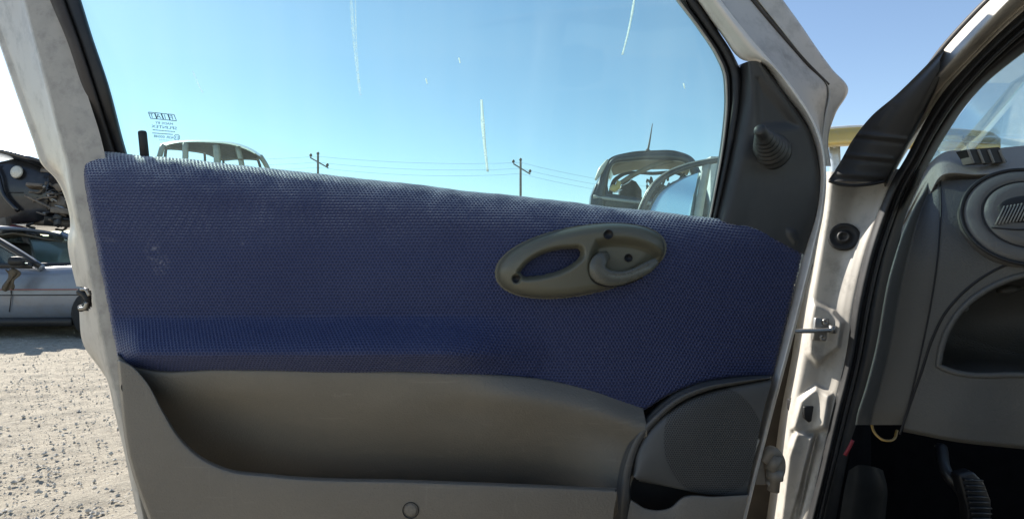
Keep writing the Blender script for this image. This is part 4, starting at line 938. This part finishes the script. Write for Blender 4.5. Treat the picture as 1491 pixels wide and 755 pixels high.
# --- white car behind it, engine bay open, and the black wreck stacked on top
wp = P(60, 377, 8.9)
white = hulk('hatchback_car', (wp[0]-1.0, 8.95, 0), R(-4), M['white_car'], 'dirty white car without bonnet under the black wreck', L=4.0, W=1.66, zb=.22, belt=1.02, hood=1.22, roof=1.3, greenhouse=False, tub=False)
ABS[0] = False
for i in range(26):
    x = RNG.uniform(.55, 1.5); y = RNG.uniform(-.72, -.1); s = RNG.uniform(.08, .26, 3); z = 1.18+.05*(1.6-x)+RNG.uniform(0, .10)
    box('engine_part', (x, y, z), s*np.array((1, 1, .6)), [M['guts_black'], M['guts'], M['steel'], M['guts_black']][i % 4], white, rot_axis((RNG.normal(), RNG.normal(), 2), RNG.uniform(-.6, .6)), .012)
sweep('bonnet_cable', [(1.55, -.82, 1.1), (1.62, -.86, 1.05), (1.60, -.86, .95), (1.72, -.84, .90)], .012, .012, M['guts_black'], white, n=16, k=6, world=True)
ABS[0] = True
bp = P(45, 330, 8.4)
black = hulk('stacked_wreck', (bp[0]-1.17, 9.05, 1.22), R(-3), M['black_car'], 'black wreck with stripped wheel arch stacked on the dirty white car', L=3.2, W=1.66, zb=.22, belt=1.16, hood=1.20, roof=1.5, greenhouse=False, wheels=False, tub=False)
ABS[0] = False
# bonnet lifted off its line, pale side repeater, sill and the bared arch with suspension
bn = sweep('bonnet', [(-.9, -.55, 1.50), (.2, -.62, 1.42), (1.1, -.70, 1.24), (1.55, -.72, 1.12)], .18, .035, M['black_car'], black, n=16, k=12, world=True, up=(0, .3, 1), power=4)
M['pale_lamp'] = plain('pale_lamp_lens', (.6, .58, .5), .3, 0, .1, 20)
lathe('side_repeater', [(0, .0005), (0, .10), (.02, .08), (.03, .0005)], (1.20, -.815, 1.0), (0, -1, .1), M['pale_lamp'], black, 20).scale = (1, 1, 1)
sweep('wing_edge', [(.8, -.84, 1.22), (.95, -.86, .95), (1.05, -.86, .65), (1.25, -.84, .42)], .03, .03, M['black_car'], black, n=16, k=8, world=True)
prts = 'suspension_part'
for i in range(70):
    x = 1.45+RNG.uniform(0, .85); z = RNG.uniform(.18, 1.05); y = RNG.uniform(-.86, -.45)
    if RNG.random() < .4: box(prts, (x, y, z), RNG.uniform(.02, .30, 3)*np.array((1, .6, .5)), [M['guts'], M['guts_black'], M['guts_black'], M['guts']][i % 4], black, rot_axis(RNG.normal(size=3), RNG.uniform(-1, 1)), .012)
    else:
        d = RNG.normal(size=3)*np.array((.3, .12, .12)); sweep('pipe', [(x, y, z), tuple(np.array((x, y, z))+d*.5+RNG.normal(0, .04, 3)), tuple(np.array((x, y, z))+d)], .018, .018, [M['guts'], M['steel'], M['guts_black']][i % 3], black, n=10, k=8, world=True)
box('inner_wing', (1.85, .1, .62), (.9, .9, .8), M['guts_black'], black, bevel=.05)
sweep('strut_tower', [(1.35, -.6, 1.08), (1.75, -.65, 1.14), (2.2, -.6, .80)], .05, .04, M['guts'], black, n=14, k=10, world=True)
sweep('chassis_leg', [(1.3, -.6, .28), (1.9, -.6, .24), (2.35, -.6, .20)], .07, .06, M['guts'], black, n=10, k=8, world=True, power=4)
lathe('brake_disc', [(-.02, .0005), (-.02, .14), (.02, .14), (.02, .0005)], (1.78, -.72, .52), (.2, 1, 0), M['guts'], black, 24)
ABS[0] = True
redp = P(15, 332, 8.2)
rb = box('crumpled_panel', P(14, 332, 8.1), (.36, .2, .12), M['red_car'], None, rot_axis((0, 1, .2), .25), .02); tag(rb, 'small red scrap panel wedged below the black wreck', 'scrap')
sv2 = box('support_post', P(10, 338, 8.0), (.10, .10, .42), M['guts'], None, rot_axis((0, 1, 0), -.15), .01); tag(sv2, 'rusty post propping the black wreck beside the red scrap', 'post')

# --- estate shell seen over the belt at the left of the window
ep = P(308, 246, 9.2)
lowcar = hulk('crushed_car', (ep[0]+.2, 10.2, 0), R(160), M['red_car'], 'faded red crushed car beneath the beige roof shell', L=4.1, belt=1.1, hood=1.05, greenhouse=False, tub=False)
est = hulk('estate_car', (ep[0]+.10, 9.75, 1.12), R(205), M['green_car'], 'beige car shell without glass, headliner sagging, seen over the window sill', L=4.0, W=1.7, zb=.2, belt=.98, hood=.9, roof=1.72, greenhouse=False)
# its own greenhouse, placed where the photograph shows it
gx = [(232, 209), (262, 205), (310, 206), (352, 213), (378, 226)]
def ep_(a, b, y): return tuple(P(a, b, y))
ew = empty('x'); bpy.data.objects.remove(ew)
def epart(o): 
    o.parent = est; o.matrix_parent_inverse = (Matrix.Translation(est.location) @ Matrix.Rotation(R(205), 4, 'Z')).inverted(); o.location = (0, 0, 0); return o
rn = np.array([[P(a, b, 8.7) for a, b in ((237, 212), (262, 207), (300, 205.5), (335, 208), (362, 217), (380, 229))],
               [P(a, b, 9.3) for a, b in ((235, 209), (262, 204.5), (300, 204), (337, 206.5), (364, 215), (383, 227))],
               [P(a, b, 10.2) for a, b in ((244, 214), (266, 210), (300, 209), (335, 212), (358, 219), (374, 229))]])
rn = np.array([catmull(r, 24, np.arange(6.)) for r in rn])
epart(grid_mesh('roof', rn, M['green_car'])); solidify(bpy.data.objects[-1] if False else est.children[-1], .03)
lv = np.array([[P(a, b, 8.75) for a, b in ((243, 217), (268, 219), (300, 224), (322, 233), (345, 232), (376, 232))], [P(a, b, 9.6) for a, b in ((243, 211), (268, 208), (300, 208), (335, 211), (362, 220), (378, 230))]])
lv = np.array([catmull(r, 24, np.arange(6.)) for r in lv]); lv = np.array([lv[0]*(1-t)+lv[1]*t+np.array((0, 0, -.03*math.sin(t*3.14))) for t in np.linspace(0, 1, 6)])
lo_ = epart(grid_mesh('headliner', lv, M['liner'])); solidify(lo_, .02)
for a, b, w in (((237, 211, 8.7), (224, 250, 8.5), .04), ((242, 213, 9.9), (236, 250, 9.9), .025), ((270, 209, 8.7), (268, 252, 8.65), .045), ((297, 214, 10.1), (298, 250, 10.1), .022), ((315, 212, 8.75), (316, 252, 8.7), .055), ((322, 214, 10.1), (326, 250, 10.1), .022), ((346, 214, 8.8), (354, 254, 8.8), .045), ((372, 224, 9.9), (381, 252, 9.9), .025), ((379, 227, 9.0), (394, 254, 9.0), .04)):
    epart(sweep('roof_pillar', [a, ((a[0]+b[0])/2+1, (a[1]+b[1])/2, (a[2]+b[2])/2), b], w, w, M['green_car'] if w > .03 else M['guts_black'], None, n=6, k=8, up=(0, 1, 0)))

# --- dark hatchback seen from behind at the right of the window, its tailgate glass gone
hp = P(950, 300, 9.0)
under = hulk('crushed_car', (hp[0]+.1, 10.4, 0), R(93), M['silver_car'], 'dull silver crushed car beneath the dark hatchback', L=3.9, belt=1.12, hood=1.05, greenhouse=False, tub=False)
hat = empty('hatchback_car', (hp[0], 9.9, 1.1), 'dark hatchback without rear glass and with a thin aerial, seen through the door window', 'car', 'scrapped cars stacked in the yard')
ring_o = [(858, 312), (863, 285), (872, 262), (884, 238), (893, 229), (915, 224), (950, 221), (985, 222), (1003, 226), (1013, 238), (1024, 262), (1033, 290), (1036, 312)]
ring_i = [(882, 312), (882, 300), (884, 272), (888, 252), (893, 240), (917, 235), (950, 233), (982, 234), (996, 237), (1003, 246), (1009, 264), (1014, 298), (1014, 312)]
loft('tailgate_frame', [rl(ring_i, 0, 0, 9.35), rl(ring_i, 0, 0, 9.0), [(a[0]*.5+b[0]*.5, a[1]*.5+b[1]*.5, 8.93) for a, b in zip(ring_i, ring_o)], rl(ring_o, 0, 0, 9.0), rl(ring_o, -2, 0, 9.25)], M['dark_car'], hat, ns=70, nb=4)
rq = [(876, 250), (888, 232), (915, 223.5), (950, 220.5), (985, 221.5), (1008, 231), (1019, 250)]
roofg = loft('roof', [rl(rq, 0, 0, 9.0), [(a, b-2+.5, 9.7) for a, b in [(880, 252), (890, 235), (915, 226), (950, 223), (985, 224), (1006, 233), (1015, 252)]], [(a, b, 11.3) for a, b in [(888, 262), (897, 247), (920, 239), (950, 237), (980, 238), (1001, 246), (1008, 262)]]], M['dark_car'], hat, ns=40, nb=5); solidify(roofg, .03)
lin = loft('headliner', [[(a, b+9, 9.1) for a, b in rq[1:-1]], [(a, b+6, 11.0) for a, b in [(893, 249), (920, 242), (950, 240), (980, 241), (1001, 249)]]], M['liner'], hat, ns=30, nb=5); solidify(lin, .02)
loft('windscreen_frame', [rl([(884, 312), (886, 280), (893, 260), (903, 253), (950, 250), (996, 253), (1005, 262), (1011, 280), (1014, 312)], 0, 0, 11.2), rl([(890, 312), (892, 282), (898, 264), (905, 258), (950, 255), (993, 258), (1000, 265), (1005, 282), (1008, 312)], 0, 0, 11.2)], M['dark_car'], hat, ns=40, nb=2)
tg = prism('tailgate', [(858, 318), (861, 285), (868, 267), (884, 265), (887, 281), (930, 287), (1014, 292), (1030, 275), (1036, 318)], 8.98, 9.2, M['dark_car'], hat, .02)
sweep('spoiler_lip', [(864, 286, 8.96), (900, 291, 8.95), (945, 296, 8.95), (1010, 300, 8.96)], .03, .03, M['silver_car'], tg, n=20, k=8)
sweep('tail_lamp', [(867, 262, 8.98), (876, 246, 9.0), (885, 233, 9.02)], .05, .05, M['pale_lamp'], hat, n=10, k=10, taper=[.4, 1, .5])
box('rear_bumper', P(948, 350, 8.95), (1.6, .3, .5), M['dark_car'], hat, bevel=.06)
box('floor_pan', P(948, 345, 10.2)+np.array((0, 0, -.1)), (1.5, 2.4, .25), M['guts_black'], hat, bevel=.03)
for cxp, cyp, ry in ((918, 262, 10.2), (962, 268, 10.3)):
    prism('seat', [(cxp-17, 320), (cxp-16, cyp+12), (cxp-8, cyp+2), (cxp, cyp-2), (cxp+9, cyp+2), (cxp+17, cyp+14), (cxp+18, 320)], ry, ry+.14, M['guts_black'], hat, .04)
sweep('trim_strut', [(890, 275, 9.1), (920, 256, 9.12), (955, 240, 9.14), (985, 230, 9.16)], .07, .04, M['liner'], hat, n=20, k=8, power=3, taper=[.7, 1, 1, 1.3])
yp = prism('torn_foam', [(887, 275), (892, 268), (897, 269), (899, 262), (905, 264), (903, 274), (896, 280)], 8.95, 9.02, M['yellow_foam'] if 'yellow_foam' in M else M['yellow_car'], hat, .01)
M['white_scrap'] = plain('white_trim_scrap', (.7, .7, .68), .5, 0, .1, 8)
sweep('trim_shred', [(906, 270, 9.0), (914, 266, 9.0), (922, 259, 9.0)], .016, .012, M['white_scrap'], hat, n=8, k=6, taper=[.3, 1, .2])
sweep('trim_shred', [(893, 281, 8.95), (898, 279, 8.95), (906, 276, 8.95)], .016, .016, M['white_scrap'], hat, n=8, k=6, taper=[.3, 1, .3])
for i in range(9):
    a = 935+RNG.uniform(0, 60); b = 262+RNG.uniform(0, 20); sweep('cable', [(a, b, 9.2), (a+RNG.normal()*8, b-10, 9.3), (a+RNG.normal()*10, b+12, 9.3)], .02, .02, M['guts_black'], hat, n=8, k=6)
sweep('aerial', [(943, 221, 9.3), (946, 205, 9.3), (950, 180, 9.3)], .016, .016, M['guts_black'], hat, n=8, k=8, taper=[1.3, .8, .4])
lathe('aerial_base', [(0, .06), (.03, .05), (.06, .02), (.06, .0005)], P(943, 222, 9.3), (0, 0, 1), M['guts_black'], hat, 14)

# --- loose car door with a curved frame standing before it
ld = empty('loose_door', tuple(P(985, 330, 7.6)), 'loose car door with rounded window frame leaning before the dark hatchback', 'car door')
af = [(925, 330), (937, 298), (950, 274), (972, 255), (1000, 243), (1030, 236), (1062, 232), (1088, 236)]
sweep('window_frame', [(a, b, 7.6) for a, b in af], .040, .05, M['dark_car'], ld, n=40, k=10, up=(0, 1, 0), power=3)
sweep('frame_trim', [(a-3, b-3.5, 7.56) for a, b in af], .010, .014, M['silver_car'], ld, n=40, k=8, up=(0, 1, 0))
sweep('rear_upright', [(1030, 236, 7.6), (1022, 280, 7.6), (1012, 340, 7.6)], .06, .04, M['silver_car'], ld, n=10, k=8, up=(0, 1, 0), power=3)
t_ = NT('mirror_like_door_glass'); b_ = t_.bsdf(Base_Color=(.55, .68, .74), Roughness=.04, Metallic=.85); M['refl'] = t_.done(b_.outputs[0])
gl_ = loft('window_glass', [[(938, 330, 7.62), (946, 300, 7.63), (960, 278, 7.64), (985, 262, 7.66), (1020, 250, 7.67)], [(1010, 330, 7.62), (1013, 310, 7.63), (1016, 290, 7.64), (1019, 270, 7.66), (1022, 250, 7.67)]], M['refl'], ld, ns=20, nb=6); solidify(gl_, .006)
prism('door_skin', [(925, 328), (1015, 328), (1090, 300), (1095, 470), (925, 470)], 7.55, 7.70, M['silver_car'], ld, .03)
ldb = hulk('crushed_car', (P(985, 400, 7.9)[0]+.2, 8.25, 0), R(178), M['blue_car'], 'low blue-grey crushed car under the loose door', L=3.6, belt=.98, hood=.95, greenhouse=False, tub=False)
sh_ = box('storage_shed', np.array((P(1046, 300, 40)[0], 40, 4.0)), (2.6, 4, 8.1), M['white_car'], None, None, .05); tag(sh_, 'pale distant shed roof by the mirror corner of the window', 'shed')

# --- yellow car body and pale car under it at the right
yc = P(1330, 200, 6.2)
pale = hulk('saloon_car', (yc[0]+.1, 6.9, 0), R(176), M['pale_car'], 'pale blue car below the yellow one behind the windscreen pillar', L=4.2, belt=1.05, hood=1.0, roof=1.98, greenhouse=False, tub=False)
yel = empty('yellow_car_shell', (yc[0], 6.5, 1.9), 'dusty yellow car shell lying on the pale car behind the windscreen pillar', 'car', 'scrapped cars stacked in the yard')
ytop = [(1180, 192), (1205, 188), (1235, 185.5), (1300, 184), (1370, 186.5), (1420, 190), (1448, 195), (1457, 202)]
ybot = [(1182, 214), (1205, 213), (1235, 211), (1300, 214), (1370, 218), (1420, 219), (1447, 219), (1457, 216)]
loft('side_panel', [[(a, b+2, 7.6) for a, b in ytop], [(a, b-1, 6.9) for a, b in ytop], rl(ytop, 0, 0, 6.3), [(a, b+3, 6.22) for a, b in ytop], [(p[0]*.5+q[0]*.5, p[1]*.5+q[1]*.5, 6.18) for p, q in zip(ytop, ybot)], rl(ybot, 0, 0, 6.2), rl(ybot, 0, 2, 6.5), rl(ybot, 0, 2, 7.6)], M['yellow_car'], yel, ns=60, nb=4)
sweep('roof_rail', [(a, b-.5, 6.3) for a, b in ytop[:4]], .03, .02, M['white_scrap'], yel, n=20, k=8)
prism('rust_patch', [(1402, 197), (1424, 198), (1412, 208), (1410, 216), (1404, 210)], 6.165, 6.19, M['guts'], yel, .01)
sweep('panel_crease', [(1362, 203, 6.17), (1400, 206, 6.165), (1450, 209, 6.17)], .012, .01, M['green_car'], yel, n=10, k=6)
for xx_ in (1215, 1290, 1360, 1430):
    sweep('corner_post', [(xx_, 214, 6.5), (xx_+1, 245, 6.5), (xx_, 268, 6.5)], .06, .06, M['pale_car'], yel, n=5, k=8, up=(0, 1, 0))

# ================================================================= poles and wires
M['wood'] = plain('weathered_pole_wood', (.12, .10, .085), .9, 0, .3, 4); M['wire'] = plain('dark_cable', (.05, .05, .055), .6, 0, .1, 4)
def pole(px_, py_, y, lbl):
    b = P(px_, py_, y); t = empty('utility_pole', (b[0], y, 0), lbl, 'pole', 'utility poles behind the scrapyard')
    sweep('mast', [(b[0], y, 0), (b[0], y, b[2])], .10, .10, M['wood'], t, n=6, k=10, world=True, taper=[1.15, .85], up=(0, 1, 0))
    sweep('crossarm', [(b[0]-.55, y-.15, b[2]-.2), (b[0]+.75, y+.15, b[2]-.95)], .05, .05, M['wood'], t, n=3, k=6, world=True, up=(0, 1, 0))
    for dx, dz in ((-.55, .02), (.0, .15), (.72, -.72)):
        lathe('insulator', [(0, .04), (.08, .11), (.18, .11), (.26, .05), (.26, .001)], (b[0]+dx, y, b[2]-.15+dz), (0, 0, 1), M['guts_black'], t, 12)
    return b
pa = pole(463, 226, 42, 'utility pole with crossarm, left of the two behind the window'); pb = pole(758, 235, 42, 'utility pole with crossarm, right of the two, nearer the dark hatchback')
left = P(395, 240, 42); right = P(865, 252, 42)
for i, (dz, sag, w_) in enumerate(((0, .25, 'top'), (-.45, .30, 'middle'), (-.85, .35, 'lowest'))):
    pts = []
    for a, b, s in ((left+np.array((-14, 0, .8)), pa, .3), (pa, pb, sag), (pb, right+np.array((10, 3, -1.0)), .35)):
        for t in np.linspace(0, 1, 12)[:-1]: pts.append(tuple(a*(1-t)+b*t+np.array((0, 0, dz-.1-4*s*t*(1-t)))))
    o = sweep('power_line', pts, .007, .007, M['wire'], None, n=100, k=6, world=True, up=(0, 1, 0)); tag(o, f'{w_} cable of the three strung between the utility poles', 'cable', 'cables between the poles')

# pieces never sit deeper than thing > part > sub-part
def depth_of(o):
    n = 0
    while o.parent is not None: o = o.parent; n += 1
    return n
for o in sorted([q for q in bpy.data.objects if q.parent is not None], key=depth_of):
    while depth_of(o) > 2:
        w = wloc(o); o.parent = o.parent.parent; o.location = w-wloc(o.parent)
